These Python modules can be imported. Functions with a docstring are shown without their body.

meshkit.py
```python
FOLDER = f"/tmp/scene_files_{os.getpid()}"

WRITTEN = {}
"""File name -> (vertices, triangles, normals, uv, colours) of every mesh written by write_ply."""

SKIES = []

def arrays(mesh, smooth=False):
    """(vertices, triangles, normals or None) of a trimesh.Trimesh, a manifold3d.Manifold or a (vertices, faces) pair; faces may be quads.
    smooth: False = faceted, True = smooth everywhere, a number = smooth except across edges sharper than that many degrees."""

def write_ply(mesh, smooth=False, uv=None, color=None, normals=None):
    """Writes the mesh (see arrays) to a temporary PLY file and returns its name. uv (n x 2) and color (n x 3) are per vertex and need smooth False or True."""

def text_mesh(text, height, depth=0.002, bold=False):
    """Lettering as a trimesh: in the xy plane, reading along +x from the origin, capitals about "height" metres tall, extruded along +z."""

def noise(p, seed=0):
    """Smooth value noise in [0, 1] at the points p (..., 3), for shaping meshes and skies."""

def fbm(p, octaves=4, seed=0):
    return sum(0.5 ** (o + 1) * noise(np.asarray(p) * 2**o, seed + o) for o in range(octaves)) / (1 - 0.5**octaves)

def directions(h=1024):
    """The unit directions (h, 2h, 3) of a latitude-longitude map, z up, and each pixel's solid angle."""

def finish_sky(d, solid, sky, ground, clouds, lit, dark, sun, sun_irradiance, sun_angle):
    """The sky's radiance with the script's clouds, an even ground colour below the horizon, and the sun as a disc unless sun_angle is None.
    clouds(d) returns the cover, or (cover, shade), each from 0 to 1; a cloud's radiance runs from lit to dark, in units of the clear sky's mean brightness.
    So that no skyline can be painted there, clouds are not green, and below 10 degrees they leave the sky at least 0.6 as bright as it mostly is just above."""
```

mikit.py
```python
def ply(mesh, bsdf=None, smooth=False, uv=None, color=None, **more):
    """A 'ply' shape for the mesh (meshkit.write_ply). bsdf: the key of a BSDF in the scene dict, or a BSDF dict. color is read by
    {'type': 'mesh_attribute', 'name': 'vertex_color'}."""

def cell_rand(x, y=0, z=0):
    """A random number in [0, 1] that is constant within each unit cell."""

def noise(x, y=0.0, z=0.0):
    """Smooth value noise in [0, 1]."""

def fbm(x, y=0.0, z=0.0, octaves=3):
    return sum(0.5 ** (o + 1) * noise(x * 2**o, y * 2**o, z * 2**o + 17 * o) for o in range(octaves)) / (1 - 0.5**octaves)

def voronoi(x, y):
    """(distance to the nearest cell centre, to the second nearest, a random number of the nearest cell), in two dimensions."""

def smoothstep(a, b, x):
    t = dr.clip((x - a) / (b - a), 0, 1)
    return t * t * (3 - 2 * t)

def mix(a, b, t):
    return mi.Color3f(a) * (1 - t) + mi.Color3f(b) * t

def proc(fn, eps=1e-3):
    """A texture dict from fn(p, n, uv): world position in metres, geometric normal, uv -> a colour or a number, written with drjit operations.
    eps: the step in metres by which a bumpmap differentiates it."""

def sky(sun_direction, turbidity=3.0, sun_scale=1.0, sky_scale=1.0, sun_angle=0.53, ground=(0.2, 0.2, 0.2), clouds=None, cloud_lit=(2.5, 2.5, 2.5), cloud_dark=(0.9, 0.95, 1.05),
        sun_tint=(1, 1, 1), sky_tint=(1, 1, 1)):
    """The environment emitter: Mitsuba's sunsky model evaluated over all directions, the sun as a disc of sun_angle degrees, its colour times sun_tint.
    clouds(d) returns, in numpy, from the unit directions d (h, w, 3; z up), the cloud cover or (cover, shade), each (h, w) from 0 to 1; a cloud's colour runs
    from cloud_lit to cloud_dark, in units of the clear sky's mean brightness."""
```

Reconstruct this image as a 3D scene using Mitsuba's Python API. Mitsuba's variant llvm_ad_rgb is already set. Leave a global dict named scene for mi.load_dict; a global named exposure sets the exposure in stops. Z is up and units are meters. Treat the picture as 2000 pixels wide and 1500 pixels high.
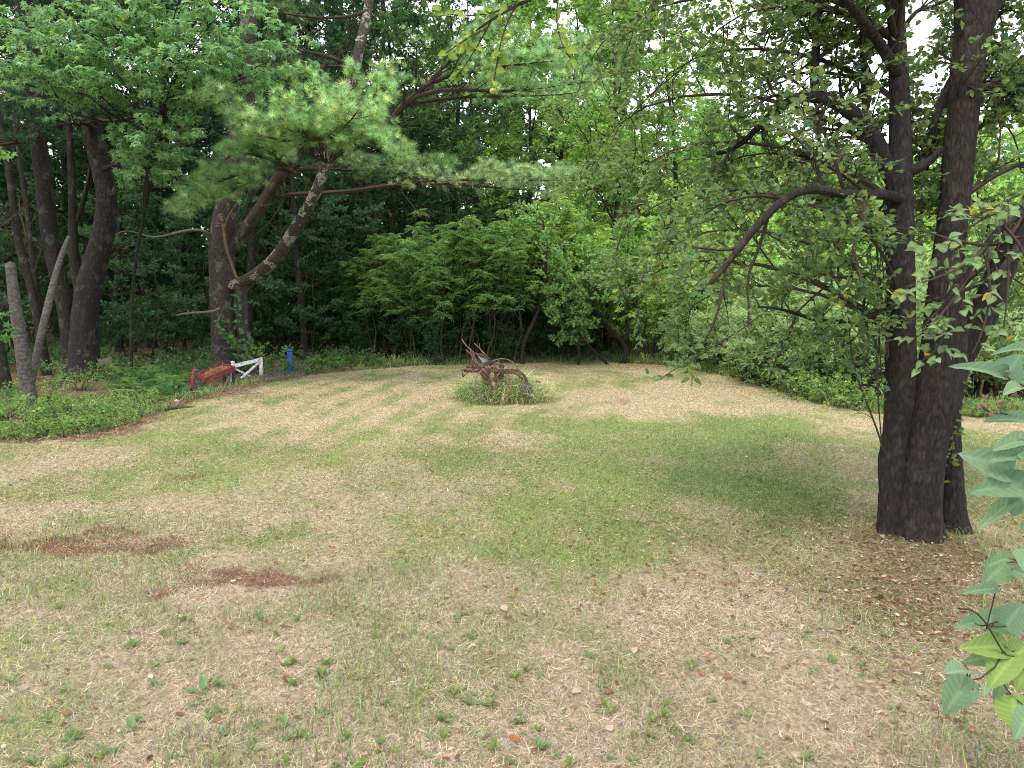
import math
import numpy as np
import trimesh
import shapely
import mitsuba as mi
import drjit as dr
import mikit
import meshkit
from scipy.interpolate import CubicSpline, PchipInterpolator

scene, labels = {}, {}
T = mi.ScalarTransform4f

# ------------------------------------------------------------------ camera, sky, exposure
F, CAM_H = 1500.0, 2.0                       # focal length in photo pixels, eye height
PITCH = math.atan(190 / F)
CP, SP = math.cos(PITCH), math.sin(PITCH)
scene['camera'] = {'type': 'perspective', 'fov': 2 * math.degrees(math.atan(1000 / F)), 'fov_axis': 'x', 'near_clip': 0.05, 'far_clip': 2000.0,
                   'to_world': T().look_at(origin=[0, 0, CAM_H], target=[0, CP, CAM_H - SP], up=[0, 0, 1])}
scene['daylight'] = mikit.sky([-0.25, -0.55, 1.0], turbidity=4, sun_scale=0.34, sun_angle=20, clouds=lambda d: 1.0, cloud_lit=(2.42, 2.46, 2.66))
exposure = 2.95


def at(px, py, Y):
    """The point at depth Y (metres in front of the camera) seen at photo pixel (px, py)."""
    d, u = (px - 1000) / F, -(py - 750) / F
    v = np.array([d, CP + u * SP, -SP + u * CP])
    return np.array([0, 0, CAM_H]) + v * (Y / v[1])


def gp(px, py):
    d, u = (px - 1000) / F, -(py - 750) / F
    v = np.array([d, CP + u * SP, -SP + u * CP])
    return v * (CAM_H / -v[2]) + np.array([0, 0, CAM_H])


# ------------------------------------------------------------------ noise shared by numpy and the materials
def nrand(x, y):
    x, y = ((np.floor(v).astype(np.int64) + 1000000) & 0xFFFFFFFF for v in (x, y))
    h = (x * 374761393 + y * 668265263 + 1000000 * 2147483647) & 0xFFFFFFFF
    h = ((h ^ (h >> 13)) * 1274126177) & 0xFFFFFFFF
    return ((h ^ (h >> 16)) & 0xFFFFFF) / 16777215.0


def nnoise(x, y):
    ix, iy = np.floor(x), np.floor(y)
    tx, ty = x - ix, y - iy
    tx, ty = tx * tx * (3 - 2 * tx), ty * ty * (3 - 2 * ty)
    a = nrand(ix, iy) * (1 - tx) + nrand(ix + 1, iy) * tx
    b = nrand(ix, iy + 1) * (1 - tx) + nrand(ix + 1, iy + 1) * tx
    return a * (1 - ty) + b * ty


def gz(x, y):
    x, y = np.asarray(x, float), np.asarray(y, float)
    mound = .07 * np.exp(-((x - 3.22) ** 2 / .20 + (y - 5.92) ** 2 / .16))
    return mound + 0.10 * (nnoise(x * .23 + 3, y * .23) - .5) + 0.03 * (nnoise(x * .9, y * .9 + 7) - .5)


def onground(px, py):
    p = gp(px, py)
    return np.array([p[0], p[1], float(gz(p[0], p[1]))])


# ------------------------------------------------------------------ registering
taken = {}


def numbered(key):
    n = taken.get(key, 0)
    taken[key] = n + 1
    return key if n == 0 else f'{key}_{n:03d}'


def thing(name, label, cat, group=None):
    k = numbered(name)
    labels[k] = {'label': label, 'category': cat}
    if group:
        labels[k]['group'] = group
    return k


def put(key, shape, **lab):
    scene[key] = shape
    if lab:
        labels[key] = {**labels.get(key, {}), **lab}
    return key


def part(holder, name, shape, **lab):
    return put(numbered(f'{holder}__{name}'), shape, **lab)


# ------------------------------------------------------------------ mesh tools
def unit(v):
    return v / (np.linalg.norm(v, axis=-1, keepdims=True) + 1e-12)


class Mesh:
    def __init__(self):
        self.v, self.f, self.c, self.n = [], [], [], 0

    def add(self, v, f, c=None):
        v = np.asarray(v, float).reshape(-1, 3)
        self.v.append(v)
        self.f.append(np.asarray(f) + self.n)
        c = np.ones(3) if c is None else np.asarray(c, float)
        self.c.append(np.broadcast_to(c, v.shape) if c.ndim == 1 else c)
        self.n += len(v)

    def arrays(self):
        return np.vstack(self.v), np.vstack(self.f), np.vstack(self.c)

    def ply(self, bsdf, smooth=False, color=True, **more):
        v, f, c = self.arrays()
        return mikit.ply((v, f), bsdf, smooth=smooth, color=c if color else None, **more)


# leaf templates: (along, across, lift) and triangles
TEMPLATES = {
    'diamond': ([(0, 0, 0), (.45, .5, .07), (1, 0, -.06), (.45, -.5, .07)], [(0, 1, 2), (0, 2, 3)]),
    'oval': ([(0, 0, 0), (.28, .44, .06), (.68, .40, .03), (1, 0, -.12), (.68, -.40, .03), (.28, -.44, .06)],
             [(0, 1, 2), (0, 2, 3), (0, 3, 4), (0, 4, 5)]),
    'maple': ([(0, 0, 0), (.02, .42, -.05), (.34, .24, .03), (.66, .56, -.08), (.58, .16, .03), (1.05, 0, -.12),
               (.58, -.16, .03), (.66, -.56, -.08), (.34, -.24, .03), (.02, -.42, -.05)],
              [(0, i, i + 1) for i in range(1, 9)]),
    'needle': ([(0, .5, 0), (0, -.5, 0), (1, 0, 0)], [(0, 1, 2)]),
    'blade': ([(0, .5, 0), (0, -.5, 0), (.55, -.4, .10), (.55, .4, .10), (1, 0, -.08)], [(0, 1, 2), (0, 2, 3), (3, 2, 4)]),
    'arc': ([(0, .5, 0), (0, -.5, 0), (.4, -.5, .16), (.4, .5, .16), (.78, -.35, .08), (.78, .35, .08), (1, 0, -.22)],
            [(0, 1, 2), (0, 2, 3), (3, 2, 4), (3, 4, 5), (5, 4, 6)]),
}


def add_leaves(m, C, D, N, L, W, col, shape):
    """Leaves at C along D facing N; L and W per leaf, col (n, 3)."""
    tv, tf = (np.array(a) for a in TEMPLATES[shape])
    D = unit(D)
    S = unit(np.cross(D, N))
    U = np.cross(S, D)
    n, k = len(C), len(tv)
    L, W = np.broadcast_to(L, (n,)), np.broadcast_to(W, (n,))
    v = (C[:, None] + (tv[None, :, :1] * L[:, None, None]) * D[:, None] + (tv[None, :, 1:2] * W[:, None, None]) * S[:, None]
         + (tv[None, :, 2:] * L[:, None, None]) * U[:, None])
    f = tf[None] + (np.arange(n) * k)[:, None, None]
    m.add(v, f.reshape(-1, 3), np.repeat(col, k, axis=0))


def tint(rng, n, base, var=.22, warm=.12):
    """Per-leaf colours round a base colour: lighter, darker, yellower or bluer."""
    b = np.exp(rng.normal(0, var, (n, 1)))
    w = rng.normal(0, warm, (n, 1))
    c = np.asarray(base) * b * np.hstack([1 + w, 1 + .35 * w, 1 - w])
    return np.clip(c, .004, .9)


def add_tubes(m, P, R, sides=4, col=None):
    """Branches P (n, k, 3) with radii R (n, k) as tubes."""
    n, k, _ = P.shape
    t = unit(np.gradient(P, axis=1))
    main = unit(P[:, -1] - P[:, 0])
    ref = np.where(np.abs(main[:, 2:]) < .8, [0, 0, 1.0], [1.0, 0, 0])[:, None]
    a = unit(np.cross(t, ref))
    b = np.cross(t, a)
    ang = np.arange(sides) * 2 * np.pi / sides
    v = P[:, :, None] + R[:, :, None, None] * (np.cos(ang)[:, None] * a[:, :, None] + np.sin(ang)[:, None] * b[:, :, None])
    i, j = np.meshgrid(np.arange(k - 1), np.arange(sides), indexing='ij')
    q = np.stack([i * sides + j, i * sides + (j + 1) % sides, (i + 1) * sides + (j + 1) % sides, (i + 1) * sides + j], -1).reshape(-1, 4)
    f = np.vstack([q[:, [0, 1, 2]], q[:, [0, 2, 3]]])
    m.add(v, (f[None] + (np.arange(n) * k * sides)[:, None, None]).reshape(-1, 3), col)


def grow(rng, P0, D0, L, R0, k=6, bend=.25, up=0.0, tip=.35):
    """Wandering branches: (n, k, 3) points and (n, k) radii."""
    n = len(P0)
    P, D = [P0], unit(D0)
    for _ in range(k - 1):
        P.append(P[-1] + D * (L / (k - 1))[:, None])
        D = unit(D + rng.normal(0, bend, (n, 3)) + np.array([0, 0, up]))
    return np.stack(P, 1), R0[:, None] * np.linspace(1, tip, k)[None]


def sprout(rng, P, R, L, m, t0=.25, t1=1.0, angle=(35, 70), ratio=(.35, .6), rr=.5, flat=.0, updir=0.0):
    """m children on each branch: starting points, directions, lengths, radii."""
    n, k, _ = P.shape
    t = np.clip(np.linspace(t0, t1, m)[None] + rng.uniform(-.5, .5, (n, m)) * (t1 - t0) / m, 0, .999)
    x = t * (k - 1)
    i = np.minimum(x.astype(int), k - 2)
    fr = (x - i)[..., None]
    rows = np.arange(n)[:, None]
    A, B = P[rows, i], P[rows, i + 1]
    P0 = A + (B - A) * fr
    tg = unit(B - A)
    rnd = rng.normal(0, 1, (n, m, 3))
    side = unit(np.cross(tg, rnd))
    if flat > 0:
        h = unit(np.cross(tg, np.array([0, 0, 1.0]) + rng.normal(0, .05, (n, m, 3)))) * np.where((np.arange(m) % 2)[None, :, None] == 0, 1, -1)
        side = unit(side * (1 - flat) + h * flat)
    an = np.radians(rng.uniform(angle[0], angle[1], (n, m, 1)))
    D0 = unit(tg * np.cos(an) + side * np.sin(an) + np.array([0, 0, updir]))
    Ln = L[:, None] * rng.uniform(ratio[0], ratio[1], (n, m)) * (1.15 - .5 * t)
    Rn = (R[rows, i] * (1 - fr[..., 0]) + R[rows, i + 1] * fr[..., 0]) * rr
    return P0.reshape(-1, 3), D0.reshape(-1, 3), Ln.ravel(), Rn.ravel()


COOL = np.array([.82, .92, 1.10])            # the greens of this place are on the blue side


def spread_leaves(rng, m, P, per, L, W, base, shape, t0=.2, up=.75, droop=0.0, var=.22, warm=.12, forward=.6):
    """per leaves on each twig, mostly facing the sky."""
    n, k, _ = P.shape
    t = rng.uniform(t0, 1.0, (n, per)) * (k - 1) * .999
    i = np.minimum(t.astype(int), k - 2)
    rows = np.arange(n)[:, None]
    A, B = P[rows, i], P[rows, i + 1]
    C = (A + (B - A) * (t - i)[..., None]).reshape(-1, 3)
    tg = unit(B - A).reshape(-1, 3)
    nn = len(C)
    D = unit(tg * forward + unit(rng.normal(0, 1, (nn, 3))) * [1, 1, .45] + [0, 0, -droop])
    N = unit(np.array([0, 0, 1.0]) * up + rng.normal(0, 1, (nn, 3)) * (1 - up * .6))
    s = rng.uniform(.65, 1.2, nn)
    add_leaves(m, C + D * (L * .3), D, N, L * s, W * s, tint(rng, nn, np.array(base) * COOL, var, warm), shape)
    return C, D, N


def spline(pts, step):
    """pts rows (x, y, z, r) -> points and radii along a smooth curve."""
    pts = np.asarray(pts, float)
    s = np.concatenate([[0], np.cumsum(np.linalg.norm(np.diff(pts[:, :3], axis=0), axis=1))])
    u = np.linspace(0, s[-1], max(4, int(s[-1] / step)))
    P = CubicSpline(s, pts[:, :3])(u) if len(pts) > 2 else pts[0, :3] + (pts[-1, :3] - pts[0, :3]) * (u / s[-1])[:, None]
    return P, np.maximum(PchipInterpolator(s, pts[:, 3])(u), .002)


def add_trunk(m, pts, sides=20, step=.12, rough=.10, fissure=.0, seed=0, flare=0.0, col=None, cap=True):
    P, R = spline(pts, step)
    k = len(P)
    t = unit(np.gradient(P, axis=0))
    a = [unit(np.cross(t[0], [0.3, 1, 0.1]))]
    for i in range(1, k):
        w = a[-1] - t[i] * np.dot(a[-1], t[i])
        a.append(unit(w))
    a = np.array(a)
    b = np.cross(t, a)
    ang = np.arange(sides) * 2 * np.pi / sides
    ring = np.cos(ang)[None, :, None] * a[:, None] + np.sin(ang)[None, :, None] * b[:, None]
    s = np.concatenate([[0], np.cumsum(np.linalg.norm(np.diff(P, axis=0), axis=1))])
    c = np.stack([np.cos(ang)[None] * 1.3 + 0 * s[:, None], np.sin(ang)[None] * 1.3 + 0 * s[:, None], s[:, None] * 1.2 + 0 * ang[None]], -1)
    d = 1 + rough * 2 * (meshkit.fbm(c * 1.6 + seed * 7.1, 3, seed) - .5)
    if flare:
        d = d * (1 + flare * np.exp(-s / .26)[:, None] * (.35 + 1.3 * meshkit.noise(c * [2.2, 2.2, .2] + seed, seed + 3)))
    rr = R[:, None] * d
    if fissure:
        cc = np.stack([np.cos(ang)[None] * R[:, None], np.sin(ang)[None] * R[:, None], s[:, None] + 0 * ang[None]], -1)
        rr = rr + fissure * (np.abs(2 * meshkit.fbm(cc * [34, 34, 9] + seed, 2, seed + 9) - 1) - .3) * np.minimum(1, R / .06)[:, None]
    v = P[:, None] + rr[:, :, None] * ring
    i, j = np.meshgrid(np.arange(k - 1), np.arange(sides), indexing='ij')
    q = np.stack([i * sides + j, i * sides + (j + 1) % sides, (i + 1) * sides + (j + 1) % sides, (i + 1) * sides + j], -1).reshape(-1, 4)
    f = np.vstack([q[:, [0, 1, 2]], q[:, [0, 2, 3]]])
    v = v.reshape(-1, 3)
    if cap:
        v = np.vstack([v, P[-1:] + t[-1:] * R[-1] * .5])
        jj = np.arange(sides)
        f = np.vstack([f, np.stack([(k - 1) * sides + jj, (k - 1) * sides + (jj + 1) % sides, jj * 0 + k * sides], 1)])
    m.add(v, f, col)
    return P, R


def bark_ply(pts_list, bsdf, **kw):
    m = Mesh()
    for n, p in enumerate(pts_list):
        add_trunk(m, p, seed=kw.get('seed', 1) + n, **{k: v for k, v in kw.items() if k != 'seed'})
    return m.ply(bsdf, smooth=True, color=False)


def box(m, size, mat, bevel=.004, col=None):
    """A box with chamfered edges."""
    sx, sy, sz = (s / 2 for s in size)
    b = min(bevel, sx * .45, sy * .45, sz * .45)
    pts = []
    for x in (-1, 1):
        for y in (-1, 1):
            for z in (-1, 1):
                pts += [(x * (sx - b), y * (sy - b), z * sz), (x * (sx - b), y * sy, z * (sz - b)), (x * sx, y * (sy - b), z * (sz - b))]
    h = trimesh.Trimesh(np.array(pts)).convex_hull
    v = np.c_[h.vertices, np.ones(len(h.vertices))] @ np.asarray(mat).T
    m.add(v[:, :3], h.faces, col)


def frame(o, xdir, up=(0, 0, 1)):
    x = unit(np.asarray(xdir, float))
    y = unit(np.cross(up, x))
    z = np.cross(x, y)
    M = np.eye(4)
    M[:3, 0], M[:3, 1], M[:3, 2], M[:3, 3] = x, y, z, o
    return M


def plank(m, a, b, w, t, up=(0, 0, 1), bevel=.004):
    """A board from a to b, t thick across and w high along 'up'."""
    a, b = np.asarray(a, float), np.asarray(b, float)
    box(m, (np.linalg.norm(b - a), t, w), frame((a + b) / 2, b - a, up), bevel)


def rod(m, pts, r, sides=8):
    pts = np.asarray(pts, float)
    P, R = spline(np.c_[pts, np.full(len(pts), r)], .04) if len(pts) > 2 else (np.linspace(pts[0], pts[-1], 5), np.full(5, r))
    add_tubes(m, P[None], R[None], sides)


# ------------------------------------------------------------------ materials
N2 = mikit.noise
vc = {'type': 'mesh_attribute', 'name': 'vertex_color'}
scene['leaf_material'] = {'type': 'principledthin', 'base_color': vc, 'roughness': .42, 'diff_trans': 1.05, 'eta': 1.42, 'spec_trans': 0.0}
scene['grass_material'] = {'type': 'principledthin', 'base_color': vc, 'roughness': .65, 'diff_trans': .6, 'eta': 1.3, 'spec_trans': 0.0}


def bark(dark, light, lichen, amount, fx=26., fz=7., bump=.012):
    def crack(p):
        q = mikit.fbm(p.x * fx, p.y * fx, p.z * fz, 4)
        return .6 * dr.abs(2 * q - 1) + .22 * N2(p.x * fx * 3.1, p.y * fx * 3.1, p.z * fz * 2.3) + .16 * N2(p.x * 160, p.y * 160, p.z * 90)

    def colour(p, n, uv):
        c = mikit.mix(dark, light, dr.clip(crack(p) * 2.2 - .22, 0, 1))
        c = c * (.72 + .56 * mikit.fbm(p.x * 5., p.y * 5., p.z * 2.2, 2))
        l = dr.clip(mikit.smoothstep(.60 - .06 * amount, .72 - .06 * amount, mikit.fbm(p.x * 7 + 3, p.y * 7, p.z * 5, 3)) * amount, 0, .9)
        return mikit.mix(c, lichen, l * mikit.smoothstep(.3, .6, N2(p.x * 45, p.y * 45, p.z * 45)))
    return {'type': 'bumpmap', 'height': mikit.proc(lambda p, n, uv: crack(p), eps=.004), 'scale': bump,
            'bsdf': {'type': 'twosided', 'bsdf': {'type': 'principled', 'base_color': mikit.proc(colour), 'roughness': .9, 'specular': .2}}}


scene['bark_near'] = bark((.009, .008, .0075), (.043, .037, .036), (.10, .10, .09), .10, 44., 11.)
scene['bark_pine'] = bark((.022, .019, .018), (.092, .078, .076), (.27, .28, .23), .35, 34., 11.)
scene['bark_lichen'] = bark((.020, .018, .016), (.090, .078, .070), (.30, .31, .22), 1.7, 34., 14.)
scene['bark_wood'] = bark((.011, .010, .0095), (.042, .038, .036), (.16, .16, .14), .3, 30., 10.)
scene['twig_material'] = {'type': 'twosided', 'bsdf': {'type': 'diffuse', 'reflectance': {'type': 'rgb', 'value': [.060, .048, .040]}}}
scene['pale_twig'] = {'type': 'twosided', 'bsdf': {'type': 'diffuse', 'reflectance': {'type': 'rgb', 'value': [.17, .145, .125]}}}


def worn(base, worn_to, amount, rough=.6, f=18., metallic=0., bump=.002):
    def colour(p, n, uv):
        a = mikit.fbm(p.x * f, p.y * f, p.z * f, 4)
        return mikit.mix(base, worn_to, mikit.smoothstep(.62 - amount * .4, .72 - amount * .25, a)) * (.75 + .5 * N2(p.x * f * 4, p.y * f * 4, p.z * f * 4))
    return {'type': 'twosided', 'bsdf': {'type': 'principled', 'base_color': mikit.proc(colour), 'roughness': rough, 'metallic': metallic}}


scene['rust'] = worn((.115, .052, .042), (.050, .031, .028), .55, .85, 22.)
scene['pale_rust'] = worn((.20, .115, .092), (.085, .05, .042), .45, .85, 26.)
scene['dark_iron'] = worn((.028, .028, .030), (.07, .05, .045), .3, .6, 14.)
scene['grey_metal'] = worn((.19, .18, .175), (.10, .06, .048), .5, .55, 16.)
scene['red_paint'] = worn((.20, .019, .029), (.10, .045, .042), .25, .5)
scene['white_paint'] = worn((.72, .74, .76), (.42, .40, .36), .3, .6)
scene['blue_paint'] = worn((.020, .095, .42), (.04, .09, .24), .25, .45)
scene['grey_wood'] = worn((.082, .077, .074), (.042, .039, .037), .5, .9, 30.)
scene['stone_material'] = worn((.45, .43, .40), (.28, .27, .24), .5, .9, 12.)
scene['orange_wood'] = worn((.15, .085, .045), (.085, .06, .045), .5, .9, 30.)


# ------------------------------------------------------------------ the lawn's patches
def spot(px, py, rx, ry, amp):
    c, a, b = gp(px, py), gp(px, py - ry), gp(px, py + ry)
    return c[0], c[1], rx * c[1] / F, (a[1] - b[1]) / 2, amp


GREEN = [spot(1250, 850, 170, 35, .55), spot(1300, 930, 230, 45, .62), spot(1540, 860, 90, 50, .60), spot(1480, 960, 170, 40, .5),
         spot(940, 900, 190, 45, .35), spot(700, 890, 160, 40, .20), spot(560, 1050, 130, 30, .55), spot(160, 945, 130, 20, .40), spot(420, 900, 200, 30, .22), spot(900, 1010, 320, 50, .18),
         spot(120, 1200, 200, 60, .22), spot(1350, 1080, 330, 50, .28), spot(1920, 880, 120, 60, .25), spot(420, 1330, 260, 60, .25), spot(1640, 1300, 160, 30, .25), spot(1000, 1440, 260, 60, .15), spot(250, 800, 130, 60, .3),
         spot(1300, 770, 330, 30, -.40), spot(620, 800, 220, 45, -.18), spot(1620, 895, 45, 18, -.4), spot(1690, 840, 70, 18, -.3), spot(1200, 785, 45, 18, -.25), spot(760, 1180, 420, 60, -.22), spot(1060, 1280, 500, 70, -.18), spot(950, 870, 150, 20, -.12)]
BROWN = [spot(500, 1128, 170, 26, .95), spot(80, 1055, 130, 18, .75), spot(300, 1065, 150, 20, .6), spot(330, 942, 70, 16, .3), spot(610, 1115, 80, 14, .4), spot(100, 1000, 120, 16, .3), spot(1190, 778, 40, 12, .35)]
LITTER = [spot(1720, 1130, 300, 70, .75), spot(1780, 1090, 170, 40, .6), spot(1500, 1180, 400, 80, .3), spot(1200, 1050, 350, 60, .18), spot(1830, 1300, 180, 90, .3)]
EDGE = [(-700, 884), (-200, 878), (0, 868), (130, 866), (230, 852), (285, 822), (345, 797), (430, 770), (520, 748), (600, 734), (700, 722), (800, 714), (900, 711), (1000, 708), (1100, 706), (1200, 708), (1300, 715),
        (1400, 733), (1480, 752), (1560, 775), (1620, 790), (1720, 806), (1900, 814), (2100, 822), (2600, 826)]
LAWN = shapely.Polygon([tuple(gp(*e)[:2]) for e in EDGE] + [(17, -4), (-15, -4)])
EA, EB = gp(285, 822), gp(600, 734)
ENX, ENY = float(-(EB - EA)[1]), float((EB - EA)[0])
ELEN = math.hypot(ENX, ENY)
ENX, ENY = ENX / ELEN, ENY / ELEN


def cover(x, y, N, exp, sin):
    """(greenness, brown moss, fallen litter) of the lawn at x, y."""
    wx = x + 1.0 * (N(x * .8 + 31, y * .8) - .5) + .35 * (N(x * 2.7, y * 2.7 + 9) - .5)
    wy = y + 1.6 * (N(x * .8 + 71, y * .8) - .5) + .5 * (N(x * 2.7 + 40, y * 2.7) - .5)

    vx = x + .55 * (N(x * 2.1 + 31, y * 2.1) - .5) + .20 * (N(x * 7., y * 7. + 9) - .5)
    vy = y + .50 * (N(x * 2.1 + 71, y * 2.1) - .5) + .20 * (N(x * 7. + 40, y * 7.) - .5)

    def sumof(spots, ax, ay):
        s = 0 * x
        for cx, cy, rx, ry, amp in spots:
            s = s + amp * exp(-(((ax - cx) / rx) * ((ax - cx) / rx) + ((ay - cy) / ry) * ((ay - cy) / ry)))
        return s
    n = .34 * N(x * 1.3 + 5, y * .9) + .32 * N(x * 2.9 + .6 * y, y * 2.0) + .20 * N(x * 6.5, y * 4.6 + 3) + .14 * N(x * 15., y * 11.)
    e = (x - float(EA[0])) * ENX + (y - float(EA[1])) * ENY
    far = exp(-((x + 2.6) / 3.5) * ((x + 2.6) / 3.5) - ((y - 14.) / 4.5) * ((y - 14.) / 4.5))
    stripe = sin(e * 9.5 + 3.0 * (N(x * .5, y * .5) - .5)) * .24 * far
    g = .51 + 1.2 * sumof(GREEN, wx, wy) + 1.6 * (n - .5) + stripe
    b = 1.9 * sumof(BROWN, vx, vy) + 1.1 * (n - .5) - .15
    l = sumof(LITTER, wx, wy) + .5 * (n - .5)
    return g, b, l


STRAW, STRAW2, GRASS, MOSS, DIRT = (.355, .302, .228), (.255, .210, .152), (.150, .192, .074), (.165, .098, .074), (.125, .088, .065)


def lawn_colour(p, n, uv):
    g, b, l = cover(p.x, p.y, lambda x, y: N2(x, y), dr.exp, dr.sin)
    fine = mikit.fbm(p.x * 55, p.y * 40, 0., 3)
    c = mikit.mix(STRAW2, STRAW, mikit.smoothstep(.25, .75, fine)) * mikit.mix((1., 1., 1.), (1., 1.02, .88), mikit.smoothstep(6., 11., p.y))
    c = mikit.mix(c, GRASS, mikit.smoothstep(.2, .95, g + (fine - .5) * .6))
    c = mikit.mix(c, MOSS, mikit.smoothstep(.3, .9, b + (fine - .5) * .5) * .85)
    c = mikit.mix(c, DIRT, mikit.smoothstep(.2, .9, l + (fine - .5) * .8) * .8)
    return c * (.60 + .75 * fine)


def floor_colour(p, n, uv):
    a, f = mikit.fbm(p.x * 1.7, p.y * 1.7, 3., 3), mikit.fbm(p.x * 35, p.y * 35, 0., 2)
    c = mikit.mix((.085, .062, .048), (.17, .125, .09), mikit.smoothstep(.3, .7, f))
    return mikit.mix(c, (.055, .085, .025), mikit.smoothstep(.45, .7, a) * .6)


scene['lawn_material'] = {'type': 'diffuse', 'reflectance': mikit.proc(lawn_colour)}
scene['floor_material'] = {'type': 'diffuse', 'reflectance': mikit.proc(floor_colour)}


def grid(xs, ys, keep=None, lift=0.):
    X, Y = np.meshgrid(xs, ys, indexing='ij')
    v = np.stack([X, Y, gz(X, Y) + lift], -1).reshape(-1, 3)
    i, j = np.meshgrid(np.arange(len(xs) - 1), np.arange(len(ys) - 1), indexing='ij')
    a = i * len(ys) + j
    q = np.stack([a, a + len(ys), a + len(ys) + 1, a + 1], -1).reshape(-1, 4)
    if keep is not None:
        c = v[q].mean(1)
        q = q[keep(c[:, 0], c[:, 1])]
        used, inv = np.unique(q, return_inverse=True)
        v, q = v[used], inv.reshape(q.shape)
    return v, np.vstack([q[:, [0, 1, 2]], q[:, [0, 2, 3]]])


put('ground', mikit.ply(grid(np.r_[np.linspace(-900, -32, 14), np.linspace(-30, 30, 100), np.linspace(32, 900, 14)],
                             np.r_[np.linspace(-900, -12, 12), np.linspace(-10, 60, 110), np.linspace(62, 900, 14)]), 'floor_material', smooth=True), kind='structure')
put('lawn', mikit.ply(grid(np.arange(-15, 17, .16), np.arange(-4, 22, .16), lambda x, y: shapely.contains_xy(LAWN, x, y), .012), 'lawn_material', smooth=True), kind='structure')


def lawn_points(rng, n, y0, y1, margin=1.2, halfw=.70):
    y = rng.uniform(y0, y1, n)
    x = rng.uniform(-1, 1, n) * (y * halfw + margin)
    k = shapely.contains_xy(LAWN, x + rng.normal(0, .12, n), y + rng.normal(0, .2, n))
    return x[k], y[k]


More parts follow.
